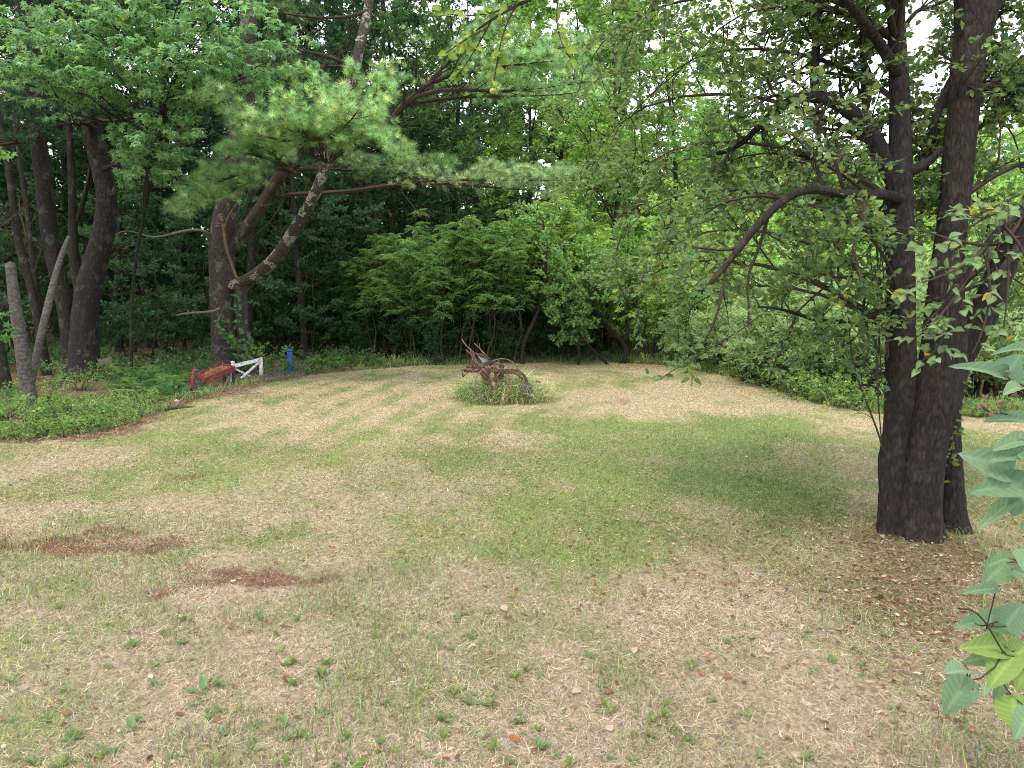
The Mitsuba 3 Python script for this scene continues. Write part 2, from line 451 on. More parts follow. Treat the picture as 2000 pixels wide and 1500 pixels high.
def lawn_blades():
    rng = np.random.default_rng(11)
    m = Mesh()
    for n, y0, y1, L, W in ((230000, 2.9, 5.5, .040, .0036), (200000, 5.5, 9.5, .042, .0055), (300000, 9.5, 21.5, .042, .0075)):
        x, y = lawn_points(rng, n, y0, y1)
        n = len(x)
        g, b, l = cover(x, y, nnoise, np.exp, np.sin)
        r = rng.uniform(0, 1, n)
        green = r < np.clip((g - .12) * .85, .04, .92)
        moss = (rng.uniform(0, 1, n) < np.clip((b - .25) * 1.3, 0, .75))
        drop = rng.uniform(0, 1, n) < np.clip(l * .7, 0, .6)
        green &= ~moss
        col = np.where(green[:, None], tint(rng, n, (.205, .270, .098), .36 if y1 < 9 else .26, .2), tint(rng, n, (.405, .340, .262) if y1 < 9 else (.400, .350, .232), .38 if y1 < 9 else .25, .07))
        col = np.where(moss[:, None], tint(rng, n, (.185, .105, .078), .35, .1), col)
        az = rng.uniform(0, 2 * np.pi, n)
        lift = np.where(green | moss, rng.uniform(.45, 1.3, n), rng.uniform(.02, .5, n) ** 1.0)
        D = np.stack([np.cos(az) * np.cos(lift), np.sin(az) * np.cos(lift), np.sin(lift)], 1)
        N = unit(np.stack([-np.cos(az), -np.sin(az), 1 + 0 * az], 1) + rng.normal(0, .5, (n, 3)))
        Ls = L * np.where(green, rng.uniform(.5, 1.3, n), rng.uniform(.7, 1.8, n)) * np.where(moss, .6, 1)
        shade = .62 + .76 * nnoise(x * 1.1 + 17, y * .8)             # some tufts a darker, some a yellower green
        col = np.where((green & ~moss)[:, None], col * shade[:, None], col)
        k = ~drop & (green | moss | (y < 10.5) | (rng.uniform(size=n) < .35))
        C = np.stack([x, y, gz(x, y) + .012 + np.where(green, 0, .004)], 1)
        add_leaves(m, C[k], D[k], N[k], Ls[k], W * rng.uniform(.6, 1.3, n)[k], col[k], 'needle')
    # longer stems left standing by the mower in the foreground
    x, y = lawn_points(rng, 24000, 2.9, 6.5)
    k = (nnoise(x * 1.6 + 50, y * 1.6) + .25 * nnoise(x * 6, y * 6)) > .70 + .16 * (x > -.4) - .5 * np.exp(-((x - 3.22) ** 2 / .22 + (y - 5.80) ** 2 / .16))
    x, y = x[k], y[k]
    n = len(x)
    az, el = rng.uniform(0, 6.28, n), rng.uniform(.7, 1.45, n)
    D = np.stack([np.cos(az) * np.cos(el), np.sin(az) * np.cos(el), np.sin(el)], 1)
    N = np.stack([-np.cos(az) * np.sin(el), -np.sin(az) * np.sin(el), np.cos(el)], 1)
    add_leaves(m, np.stack([x, y, gz(x, y) + .012], 1), D, N, rng.uniform(.04, .11, n), rng.uniform(.0025, .005, n), tint(rng, n, (.21, .28, .115), .32, .12), 'arc')
    return m.ply('grass_material')


put('lawn_grass', lawn_blades(), kind='stuff', label='short mown grass blades, half dry straw and half green, covering the lawn', category='grass')


def litter():
    rng = np.random.default_rng(12)
    m = Mesh()
    x, y = lawn_points(rng, 60000, 2.9, 9.5)
    _, _, l = cover(x, y, nnoise, np.exp, np.sin)
    k = rng.uniform(0, 1, len(x)) < np.clip(l * .85, .05, .8)
    x, y = x[k], y[k]
    n = len(x)
    C = np.stack([x, y, gz(x, y) + .022 + rng.uniform(0, .012, n)], 1)
    D = unit(np.c_[rng.normal(0, 1, (n, 2)), rng.normal(0, .2, n)])
    N = unit(np.array([0, 0, 1.]) + rng.normal(0, .35, (n, 3)))
    s = rng.uniform(.008, .045, n)
    base = np.where(rng.uniform(0, 1, (n, 1)) < .75, (.20, .115, .080), (.42, .33, .25))
    add_leaves(m, C, D, N, s, s * .55, np.clip(base * np.exp(rng.normal(0, .35, (n, 1))), 0, .8), 'oval')
    return m.ply('grass_material')


put('leaf_litter', litter(), kind='stuff', label='brown dead leaf scraps scattered thickest round the foot of the three-stemmed tree', category='leaf litter')

# ------------------------------------------------------------------ fallen leaves and weeds one can pick out in the foreground
rng = np.random.default_rng(13)
LEAFSPOTS = [(985, 1180), (1025, 1190), (430, 1105), (560, 1325), (905, 1295), (895, 1415), (1125, 1345), (1005, 1440), (250, 1240), (490, 1230), (340, 1224), (1370, 1312), (1190, 1418), (1190, 1345),
             (1420, 1318), (1240, 1265), (1640, 1340), (1800, 1360), (350, 1395), (425, 1408), (555, 1275), (780, 1322), (1030, 1192), (1340, 1125), (1130, 1185), (1245, 1262), (45, 1345), (585, 1325),
             (740, 1465), (1320, 1420), (1500, 1270), (1590, 1180), (1640, 1230), (1540, 1440), (1730, 1420), (1290, 1200), (870, 1160), (640, 1250), (130, 1390), (770, 1400)]
kinds = [((.40, .33, .25), 'pale tan curled dead leaf lying on the foreground lawn', 'pale dead leaves on the lawn'), ((.23, .12, .08), 'dark brown curled dead leaf lying on the foreground lawn', 'brown dead leaves on the lawn'),
         ((.30, .115, .05), 'orange fallen leaf lying on the foreground lawn', 'orange fallen leaves on the lawn')]
KIND_OF = {7: 2, 11: 2, 10: 2}


def fallen_mesh(c, seed):
    r = np.random.default_rng(seed)
    m = Mesh()
    a, b = np.meshgrid(np.linspace(0, 1, 6), np.linspace(-1, 1, 5), indexing='ij')
    w = np.sin(np.pi * np.clip(a * .93 + .05, 0, 1)) ** .75 * .42
    x, y = a - .5, b * w
    z = .55 * y * y + .12 * np.sin(a * 5 + seed) + .25 * (a - .5) ** 2 + r.normal(0, .012, a.shape)
    v = np.stack([x, y, z], -1).reshape(-1, 3)
    i, j = np.meshgrid(np.arange(5), np.arange(4), indexing='ij')
    q = (i * 5 + j).ravel()
    q = np.stack([q, q + 5, q + 6, q + 1], 1)
    m.add(v, np.vstack([q[:, [0, 1, 2]], q[:, [0, 2, 3]]]), np.clip(np.array(c) * r.uniform(.8, 1.2), 0, .9))
    return m.ply('grass_material', smooth=True)


fallen = [[fallen_mesh(k[0], 10 * i + j) for j in range(3)] for i, k in enumerate(kinds)]
for i, (px, py) in enumerate(LEAFSPOTS):
    k = KIND_OF.get(i, 0 if i % 5 < 3 else 1)
    p = onground(px, py)
    s = rng.uniform(.022, .058)
    key = thing('fallen_leaf', kinds[k][1], 'leaf', kinds[k][2])
    put(key, {**fallen[k][i % 3], 'to_world': T().translate([*(p + [0, 0, .030])]).rotate([0, 0, 1], rng.uniform(0, 360)).rotate([1, .4, 0], rng.uniform(-20, 35)).scale(float(s))})


def rosette(seed, n, base, tall):
    r = np.random.default_rng(seed)
    m = Mesh()
    az = np.arange(n) * 2.4 + r.uniform(0, 6)
    el = r.uniform(.25, 1.0, n) * tall
    D = np.stack([np.cos(az) * np.cos(el), np.sin(az) * np.cos(el), np.sin(el)], 1)
    N = unit(np.stack([-np.cos(az) * np.sin(el), -np.sin(az) * np.sin(el), np.cos(el)], 1) + r.normal(0, .15, (n, 3)))
    L = r.uniform(.6, 1.1, n)
    add_leaves(m, D * .08 + [0, 0, .01], D, N, L, L * r.uniform(.32, .5, n), tint(r, n, base, .15, .1), 'oval')
    return m.ply('leaf_material')


weeds = [rosette(i, n, c, t) for i, (n, c, t) in enumerate([(6, (.21, .31, .155), 1.), (11, (.235, .325, .125), 1.3), (5, (.20, .32, .18), 1.4), (13, (.225, .32, .145), .9), (9, (.25, .34, .12), 1.5)])]
WEEDS = [(395, 1345), (430, 1335), (890, 1195), (905, 1188), (208, 1475), (200, 1455), (60, 1490), (755, 1365), (820, 1368), (880, 1350), (895, 1340), (965, 1350), (1010, 1385), (1015, 1400), (1045, 1420), (940, 1430), (965, 1455),
         (1055, 1450), (1080, 1470), (1180, 1370), (1185, 1380), (1350, 1440), (1060, 1310), (915, 1362), (745, 1448), (770, 1465), (860, 1400), (875, 1425), (420, 1390), (460, 1385), (300, 1300), (215, 1225), (140, 1240),
         (500, 1420), (600, 1440), (590, 1290), (640, 1290), (1480, 1470), (1390, 1360), (1300, 1390), (1180, 1330), (1620, 1290), (1690, 1300), (1590, 1310), (1680, 1320), (1450, 1390), (1580, 1480), (330, 1480), (1150, 1270), (700, 1500),
         (1240, 1480), (1110, 1490), (860, 1490), (990, 1485), (560, 1490), (30, 1330), (90, 1400), (260, 1420)]
wr = np.random.default_rng(14)
WEEDS += [(float(a), float(b)) for a, b in zip(wr.uniform(0, 760, 46), wr.uniform(1190, 1500, 46))] + [(float(a), float(b)) for a, b in zip(wr.uniform(760, 1800, 26), wr.uniform(1230, 1500, 26))]
for i, (px, py) in enumerate(WEEDS):
    p = onground(px + rng.uniform(-6, 6), py)
    s = rng.uniform(.032, .062) * (2.2 if i == 0 else 1)
    key = thing('weed', 'broad pale weed with two large upright leaves, biggest on the foreground lawn' if i == 0 else 'small green broadleaf weed growing in the dry foreground lawn', 'weed', None if i == 0 else 'weeds in the foreground lawn')
    put(key, {**weeds[2 if i == 0 else i % 5], 'to_world': T().translate([*(p + [0, 0, .01])]).rotate([0, 0, 1], rng.uniform(0, 360)).scale(float(s))})

# ------------------------------------------------------------------ broad-leaved trees, shrubs and saplings (prototypes in their own space)
ARR = {}


def broadleaf(name, seed, height, crown0, spread, n, per, leaf, base, shape='diamond', r0=.14, lean=.06, updir=.25, flat=.35, var=.24, bare=0):
    rng = np.random.default_rng(seed)
    tw = Mesh()
    k = 7
    pts = np.zeros((k, 4))
    pts[:, 2] = np.linspace(-.3, height, k)
    pts[1:, :2] = np.cumsum(rng.normal(0, lean * height / 6, (k - 1, 2)), 0)
    pts[:, 3] = np.linspace(1, .12, k) * r0
    P, R = add_trunk(tw, pts, 12, .3, .10, 0, seed, .25)
    br, m = Mesh(), Mesh()
    n1, n2, n3 = n
    t = np.linspace(crown0, .985, n1) + rng.uniform(-.02, .02, n1)
    i = np.clip((t * (len(P) - 1)).astype(int), 0, len(P) - 2)
    az = np.arange(n1) * 2.4 + rng.normal(0, .4, n1)
    q = np.clip((t - crown0) / (1 - crown0), 0, 1)
    el = np.radians(5 + 55 * q ** 1.5 + rng.normal(0, 9, n1))
    D = np.stack([np.cos(az) * np.cos(el), np.sin(az) * np.cos(el), np.sin(el)], 1)
    L = spread * (np.sin(np.pi * (.22 + .70 * q)) ** .8) * rng.uniform(.75, 1.15, n1)
    P1, R1 = grow(rng, P[i], D, L, np.maximum(R[i] * .5, .012), 7, .16, .05)
    add_tubes(br, P1, R1, 5)
    p, d, l, r = sprout(rng, P1, R1, L, n2, .2, 1, (30, 65), (.35, .6), .6, flat, updir * .4)
    P2, R2 = grow(rng, p, d, l, np.maximum(r, .006), 6, .2, .03)
    add_tubes(br, P2, R2, 4)
    p, d, l, r = sprout(rng, P2, R2, l, n3, .2, 1, (30, 70), (.4, .7), .6, flat, updir * .2)
    P3, R3 = grow(rng, p, d, np.maximum(l, .25), np.maximum(r, .0035), 4, .2, 0)
    add_tubes(br, P3, R3, 3)
    if bare:                                            # dead lower limbs
        zz = rng.uniform(.08, crown0 + .1, bare)
        ii = np.clip((zz * (len(P) - 1)).astype(int), 0, len(P) - 2)
        D = unit(np.c_[rng.normal(0, 1, (bare, 2)), rng.normal(.1, .2, bare)])
        Pb, Rb = grow(rng, P[ii], D, rng.uniform(.8, 2.2, bare), np.full(bare, .018), 7, .2, .02)
        add_tubes(br, Pb, Rb, 4)
        p, d, l, r = sprout(rng, Pb, Rb, np.full(bare, 1.5), 5, .3, 1, (30, 70), (.3, .6), .5)
        Pc, Rc = grow(rng, p, d, l, r, 5, .25)
        add_tubes(br, Pc, Rc, 3)
    spread_leaves(rng, m, P3, per, leaf, leaf * .62, base, shape, var=var, up=.7)
    ARR[name] = m.arrays()
    return {'trunk': tw.ply('bark_wood', smooth=True, color=False), 'branches': br.ply('twig_material', color=False), 'crown': m.ply('leaf_material')}


def shrub(name, seed, height, spread, stems, per, leaf, base, shape='diamond', aspect=.6, var=.24, n=(6, 4), up=.6):
    rng = np.random.default_rng(seed)
    br, m = Mesh(), Mesh()
    az = np.arange(stems) * 2.4
    D = unit(np.stack([np.cos(az) * spread, np.sin(az) * spread, np.ones(stems)], 1) + rng.normal(0, .15, (stems, 3)))
    L = height * rng.uniform(.7, 1.1, stems)
    P1, R1 = grow(rng, np.c_[np.cos(az) * .1, np.sin(az) * .1, np.full(stems, -.05)], D, L, np.full(stems, .016 * height ** .5), 7, .12, .0)
    add_tubes(br, P1, R1, 5)
    p, d, l, r = sprout(rng, P1, R1, L, n[0], .22, 1, (30, 65), (.25, .5), .6, .1, .15)
    P2, R2 = grow(rng, p, d, l, r, 5, .2, .03)
    add_tubes(br, P2, R2, 3)
    p, d, l, r = sprout(rng, P2, R2, l, n[1], .2, 1, (30, 70), (.4, .7), .6, .2, .1)
    P3, R3 = grow(rng, p, d, np.maximum(l, .15), r, 4, .2, 0)
    add_tubes(br, P3, R3, 3)
    spread_leaves(rng, m, P3, per, leaf, leaf * aspect, base, shape, var=var, up=up)
    ARR[name] = m.arrays()
    return {'stems': br.ply('twig_material', color=False), 'foliage': m.ply('leaf_material')}


def stand(proto, name, label, cat, x, y, s=1., rz=0., group=None, sz=None, z=None):
    key = thing(name, label, cat, group)
    M = T().translate([float(x), float(y), float(gz(x, y)) if z is None else z]).rotate([0, 0, 1], float(rz)).scale([float(s), float(s), float(sz or s)])
    for p, d in proto.items():
        part(key, p, {**d, 'to_world': M}, **({'kind': 'stuff'} if p in ('crown', 'foliage', 'branches', 'needles', 'fronds') else {}))
    return key


def px(p, D):
    return (p - 1000) / F * D


PROTO = {
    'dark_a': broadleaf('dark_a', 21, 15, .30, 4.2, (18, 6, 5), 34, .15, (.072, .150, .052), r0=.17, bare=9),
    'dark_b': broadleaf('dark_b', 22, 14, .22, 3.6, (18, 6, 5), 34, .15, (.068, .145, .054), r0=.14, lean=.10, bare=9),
    'mid_a': broadleaf('mid_a', 23, 13, .12, 4.0, (22, 6, 5), 36, .14, (.30, .47, .10), r0=.16),
    'mid_b': broadleaf('mid_b', 24, 12, .16, 3.6, (20, 6, 5), 36, .14, (.34, .52, .10), r0=.13, lean=.1),
    'mid_c': broadleaf('mid_c', 27, 13, .12, 4.0, (22, 6, 5), 36, .14, (.135, .245, .075), r0=.15),
    'sapling': broadleaf('sapling', 25, 5.5, .18, 1.9, (12, 5, 4), 22, .12, (.095, .185, .062), r0=.04, lean=.1, flat=.8),
    'far': broadleaf('far', 26, 11, .08, 3.8, (18, 6, 4), 26, .22, (.42, .60, .16), r0=.16),
}
SHRUB = {
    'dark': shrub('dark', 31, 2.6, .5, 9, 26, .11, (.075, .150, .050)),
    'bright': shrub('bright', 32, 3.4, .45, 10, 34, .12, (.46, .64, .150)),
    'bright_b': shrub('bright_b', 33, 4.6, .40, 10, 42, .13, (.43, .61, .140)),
    'narrow': shrub('narrow', 34, 1.5, .28, 14, 20, .10, (.46, .58, .22), 'diamond', .24, n=(8, 2), up=.3),
    'low': shrub('low', 35, .65, .7, 7, 8, .070, (.30, .44, .105), 'oval', .6, n=(5, 2)),
}

rng = np.random.default_rng(40)
DARKWOOD = [(-330, 24, 'dark_a', 1.1), (-160, 20, 'dark_b', 1.), (-60, 29, 'dark_a', 1.1), (40, 24.5, 'dark_b', 1.), (120, 33, 'dark_a', 1.2), (250, 27, 'dark_b', 1.05), (300, 26, 'dark_a', .95), (345, 31, 'dark_b', 1.1),
            (420, 37, 'dark_a', 1.2), (505, 27, 'dark_a', 1.), (585, 24, 'dark_b', .95), (640, 33, 'dark_a', 1.15), (700, 28, 'dark_b', 1.05), (780, 36, 'dark_a', 1.2), (-280, 33, 'dark_b', 1.1), (200, 41, 'dark_a', 1.2), (540, 42, 'dark_b', 1.2)]
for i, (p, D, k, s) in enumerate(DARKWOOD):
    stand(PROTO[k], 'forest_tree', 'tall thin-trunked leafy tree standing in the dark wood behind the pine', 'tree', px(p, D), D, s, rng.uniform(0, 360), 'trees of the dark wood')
for p, D, k, s, lab in [(770, 25, 'mid_c', .95, 'leafy mid-green tree rising just right of the pine, behind the sumac thicket'),
                        (890, 28, 'mid_c', .98, 'deep green tree behind the middle of the sumac thicket'),
                        (1010, 32, 'mid_a', .98, 'tree with a thin gap of sky above it, straight behind the rusty plough'),
                        (1090, 27, 'mid_b', .98, 'green tree directly left of the pale gaps of sky, right of the plough'),
                        (1190, 24, 'mid_a', .85, 'bright leafy tree filling the top of the picture between plough and three-stemmed tree'),
                        (1310, 26, 'mid_b', .98, 'yellow-green tree seen through the left boughs of the three-stemmed tree'),
                        (940, 36, 'mid_a', 1.15, 'tall tree standing back between the two bright trees behind the sumac'), (1140, 35, 'mid_b', 1.2, 'tall tree standing back just right of the sky gap at the top'),
                        (1250, 34, 'mid_a', 1.0, 'leafy tree standing back behind the bright tree right of the plough'), (1385, 33, 'mid_b', .72, 'lower rounded tree at the left end of the far tree line')]:
    stand(PROTO[k], 'leafy_tree', lab, 'tree', px(p, D), D, s, rng.uniform(0, 360))
for i, (p, D, s) in enumerate([(1370, 44, .98), (1470, 48, .92), (1570, 43, .78), (1680, 50, .86), (1790, 45, .84), (1900, 48, 1.0), (2020, 44, 1.05), (2160, 47, .9), (2320, 42, .9)]):
    stand(PROTO['far'], 'far_tree', 'pale green tree in the far tree line below the open sky', 'tree', px(p, D), D, s, rng.uniform(0, 360), 'trees of the far tree line')
for i, (p, D, s) in enumerate([(235, 20.5, .8), (300, 19.5, .9), (520, 22, .9), (610, 21.5, .75), (660, 23.5, 1.), (720, 22.5, 1.1), (560, 25, 1.), (-40, 18.5, .9), (395, 21.5, .8), (790, 24, 1.1), (840, 25, 1.2)]):
    stand(PROTO['sapling'], 'sapling', 'slender understorey sapling with flat sprays of dark green leaves in the wood', 'sapling', px(p, D), D, s, rng.uniform(0, 360), 'saplings under the dark wood')
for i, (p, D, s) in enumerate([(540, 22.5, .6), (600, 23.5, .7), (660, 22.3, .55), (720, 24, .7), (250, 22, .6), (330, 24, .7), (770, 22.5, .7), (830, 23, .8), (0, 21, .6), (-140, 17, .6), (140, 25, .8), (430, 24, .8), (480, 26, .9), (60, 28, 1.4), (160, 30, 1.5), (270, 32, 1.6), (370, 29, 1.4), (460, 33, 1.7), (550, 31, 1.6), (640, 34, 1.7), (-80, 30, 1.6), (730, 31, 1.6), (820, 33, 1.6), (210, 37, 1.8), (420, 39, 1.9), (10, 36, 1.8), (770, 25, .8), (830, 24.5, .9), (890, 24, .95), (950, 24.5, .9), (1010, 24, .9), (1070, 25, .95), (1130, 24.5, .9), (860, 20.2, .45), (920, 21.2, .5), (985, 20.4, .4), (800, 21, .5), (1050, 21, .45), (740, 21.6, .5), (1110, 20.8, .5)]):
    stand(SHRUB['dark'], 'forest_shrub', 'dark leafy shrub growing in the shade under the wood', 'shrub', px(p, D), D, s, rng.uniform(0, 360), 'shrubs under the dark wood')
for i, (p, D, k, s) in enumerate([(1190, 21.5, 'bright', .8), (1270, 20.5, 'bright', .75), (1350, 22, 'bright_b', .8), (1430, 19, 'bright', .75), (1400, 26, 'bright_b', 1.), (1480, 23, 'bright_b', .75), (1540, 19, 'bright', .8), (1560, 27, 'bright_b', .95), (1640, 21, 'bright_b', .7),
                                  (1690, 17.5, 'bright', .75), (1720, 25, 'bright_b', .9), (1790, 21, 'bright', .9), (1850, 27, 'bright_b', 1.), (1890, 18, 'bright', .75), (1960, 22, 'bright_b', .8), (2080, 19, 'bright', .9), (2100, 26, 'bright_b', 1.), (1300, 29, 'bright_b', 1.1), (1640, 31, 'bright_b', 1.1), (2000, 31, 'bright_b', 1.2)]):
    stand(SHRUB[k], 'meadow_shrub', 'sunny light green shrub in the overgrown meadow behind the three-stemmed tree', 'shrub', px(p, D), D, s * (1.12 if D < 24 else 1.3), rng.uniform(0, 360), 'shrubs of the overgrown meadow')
for i, (p, D, s) in enumerate((p + rng.uniform(-18, 18), D + rng.uniform(-.1, 1.1), s * rng.uniform(.6, 1.45)) for p, D, s in [(1515, 14.6, .85), (1550, 14.2, .95), (1590, 14.4, 1.05), (1625, 13.8, 1.1), (1660, 13.6, 1.15), (1700, 13.2, 1.1), (1735, 13.2, 1.), (1570, 15.6, 1.2), (1640, 15.2, 1.3), (1700, 14.8, 1.3), (1480, 15.6, .8), (1440, 16.6, .8), (1850, 13.2, 1.), (1900, 13., 1.1), (1960, 13.0, 1.1), (2030, 13, 1.2), (1780, 14.6, 1.2), (1400, 17.6, .7), (1350, 18.6, .7)]):
    stand(SHRUB['narrow'], 'tall_weed_clump', 'clump of tall narrow-leaved weeds at the right edge of the lawn', 'weed', px(p, D), D, s, rng.uniform(0, 360), 'tall weeds along the right edge of the lawn')
for i, (p, q, s) in enumerate([(60, 845, 1.), (110, 830, .9), (150, 838, 1.1), (190, 828, 1.), (225, 815, .9), (20, 815, 1.), (90, 790, 1.1), (250, 800, .8), (160, 760, 1.2), (120, 740, 1.), (40, 770, 1.), (215, 742, 1.), (-40, 850, 1.2), (-80, 820, 1.2), (290, 790, .7), (200, 700, 1.2), (10, 858, .8), (45, 862, .7), (85, 856, .9), (130, 858, .8), (165, 852, .9), (205, 846, .8), (235, 838, .7), (260, 822, .7), (170, 815, 1.1), (130, 805, 1.2), (75, 815, 1.), (-10, 840, 1.1)]):
    x, y, z = onground(p, q)
    stand(SHRUB['low'], 'low_plant', 'low light green leafy plant on the ground left of the lawn edge', 'plant', x, y, .58 * s * rng.uniform(.6, 1.2), rng.uniform(0, 360), 'low plants left of the lawn')
for i, (p, q, s) in enumerate([(1500, 762, .9), (1530, 768, 1.), (1560, 778, .9), (1590, 782, 1.1), (1625, 790, 1.), (1655, 796, 1.1), (1690, 800, .9), (1440, 744, .9), (1400, 732, .8), (1350, 722, .8), (1910, 818, 1.), (1960, 818, 1.1), (1300, 713, .8)]):
    x, y, z = onground(p, q - 4)
    stand(SHRUB['low'], 'low_plant', 'low leafy plant spilling onto the right edge of the lawn below the tall weeds', 'plant', x, y, .7 * s * rng.uniform(.6, 1.3), rng.uniform(0, 360), 'low plants along the right edge of the lawn')


# ------------------------------------------------------------------ the wood beyond: a mass nobody could count
def far_wood():
    rng = np.random.default_rng(41)
    m = Mesh()
    for x in np.arange(-62, 62, 4.0):
        for row, y in enumerate((50, 60)):
            if row == 0 and x > 8:
                continue
            v, f, c = ARR['dark_a' if x < 8 else 'far']
            q = v.reshape(-1, 4, 3)
            pick = rng.uniform(size=len(q)) < .34
            cen = q.mean(1, keepdims=True)
            q = (cen + (q - cen) * 2.3)[pick]
            a = rng.uniform(0, 6.28)
            s = rng.uniform(.9, 1.2) * (1.0 if x < 8 else .95)
            w = q.reshape(-1, 3) @ np.array([[math.cos(a), -math.sin(a), 0], [math.sin(a), math.cos(a), 0], [0, 0, 1]]).T * s
            w = w + [x + rng.uniform(-2, 2), y + rng.uniform(-3, 3), -1.5 if x < 8 else -.5]
            n = len(w) // 4
            m.add(w, np.vstack([[0, 1, 2], [0, 2, 3]])[None].repeat(n, 0).reshape(-1, 3) + np.repeat(np.arange(n) * 4, 2)[:, None], c.reshape(-1, 4, 3)[pick].reshape(-1, 3))
    # low brush between the trunks
    for _ in range(1):
        n = 52000
        C = np.c_[rng.uniform(-60, 60, n), rng.uniform(44, 58, n), rng.uniform(0, 1, n) ** 1.2 * 7.5]
        D = unit(rng.normal(0, 1, (n, 3)))
        N = unit(rng.normal(0, .6, (n, 3)) + [0, 0, 1])
        s = rng.uniform(.25, .6, n)
        add_leaves(m, C, D, N, s, s * .6, tint(rng, n, (.08, .15, .05)), 'diamond')
    return m.ply('leaf_material')


put('far_wood', far_wood(), kind='stuff', label='far wood closing off the view as one mass of leaves', category='wood')


def undergrowth():
    """Low leafy cover and brush on the floor of the wood and along the lawn's edge."""
    rng = np.random.default_rng(42)
    m = Mesh()
    n = 5200
    x, y = rng.uniform(-17, 14, n), rng.uniform(9, 30, n)
    patch = nnoise(x * .6 + 9, y * .6)
    edge = shapely.distance(LAWN, shapely.points(x, y))
    k = (edge > .12) & ((patch > .50) | (edge < .8) & (patch > .3)) & (np.abs(x) < y * .8 + 1)
    x, y, edge = x[k], y[k], edge[k]
    n = len(x)
    keep = (np.hypot(x + 5.6, y - 15.6) > 1.6) & ((x > -5.) | (y > 17) | (rng.uniform(size=n) < .35))
    x, y, edge = x[keep], y[keep], edge[keep]
    n = len(x)
    h = (rng.uniform(.15, .55, n) * np.clip(.45 + edge * .8, 0, 1))
    az = rng.uniform(0, 6.28, (n, 5))
    D = unit(np.stack([np.cos(az) * .5, np.sin(az) * .5, np.ones((n, 5))], -1)).reshape(-1, 3)
    P0 = np.repeat(np.c_[x, y, gz(x, y)], 5, 0)
    P, R = grow(rng, P0, D, np.repeat(h, 5) * rng.uniform(.6, 1.2, n * 5), np.full(n * 5, .004), 4, .2, 0)
    add_tubes(m, P, R, 3, np.array([.10, .10, .05]))
    spread_leaves(rng, m, P, 8, .075, .040, (.150, .270, .085), 'diamond', t0=.3, up=.6)
    return m.ply('leaf_material')


put('undergrowth', undergrowth(), kind='stuff', label='low green undergrowth covering the floor of the wood beyond the lawn edge', category='undergrowth')


def fringe():
    """Unmown grass along the lawn's far edge."""
    rng = np.random.default_rng(43)
    m = Mesh()
    line = shapely.LineString([tuple(gp(*e)[:2]) for e in EDGE[1:]])
    n = 36000
    s = rng.uniform(0, 1, n)
    pts = shapely.get_coordinates(shapely.line_interpolate_point(line, s, normalized=True))
    off = np.abs(rng.normal(0, .45, n)) + .02
    x, y = pts[:, 0] + rng.normal(0, .3, n), pts[:, 1] + off
    k = ~shapely.contains_xy(LAWN, x, y - .05)
    x, y, off = x[k], y[k], off[k]
    n = len(x)
    az = rng.uniform(0, 6.28, n)
    el = rng.uniform(.8, 1.5, n)
    D = np.stack([np.cos(az) * np.cos(el), np.sin(az) * np.cos(el), np.sin(el)], 1)
    N = np.stack([-np.cos(az) * np.sin(el), -np.sin(az) * np.sin(el), np.cos(el)], 1)
    L = rng.uniform(.06, .34, n) * np.clip(.35 + off, 0, 1.1) * np.where(x < -3.4, .62, 1)
    k = (x > -3.4) | (nnoise(x * 1.7, y * 1.7) > .45)
    x, y, az, el, D, N, L = x[k], y[k], az[k], el[k], D[k], N[k], L[k]
    n = len(x)
    col = np.where(rng.uniform(size=(n, 1)) < .2, tint(rng, n, (.36, .29, .18)), tint(rng, n, (.19, .29, .095)))
    add_leaves(m, np.c_[x, y, gz(x, y)], D, N, L, .012, col, 'arc')
    return m.ply('grass_material')


put('edge_grass', fringe(), kind='stuff', label='unmown grass fringe along the far edge of the lawn', category='grass')


# ------------------------------------------------------------------ sumac thicket: stems topped by long pinnate leaves
def add_pinnate(m, rng, C, D, N, L, pairs, leaflet, base, droop=.5, ratio=.26):
    """Compound leaves with two rows of leaflets along a drooping stalk."""
    n = len(C)
    D = unit(D)
    t = np.linspace(.14, 1, pairs)
    S = unit(np.cross(D, N))
    U = np.cross(S, D)
    stalk = C[:, None] + D[:, None] * (L[:, None] * t)[..., None] - np.array([0, 0, 1.]) * (droop * L[:, None] * t ** 2)[..., None]
    tg = unit(D[:, None] - np.array([0, 0, 1.]) * (2 * droop * t)[None, :, None])
    col = tint(rng, n, np.array(base) * COOL, .2, .07)
    sz = leaflet * np.sin(np.pi * (.22 + .66 * t)) ** .7
    for sgn in (-1, 1):
        d = unit(tg * .55 + sgn * S[:, None] + rng.normal(0, .12, (n, pairs, 3)) - np.array([0, 0, .25]))
        nn = unit(U[:, None] + rng.normal(0, .2, (n, pairs, 3)))
        ll = (L[:, None] / L.mean() * sz[None]).ravel()
        add_leaves(m, stalk.reshape(-1, 3), d.reshape(-1, 3), nn.reshape(-1, 3), ll, ll * ratio, np.repeat(col, pairs, 0), 'diamond')
    return stalk


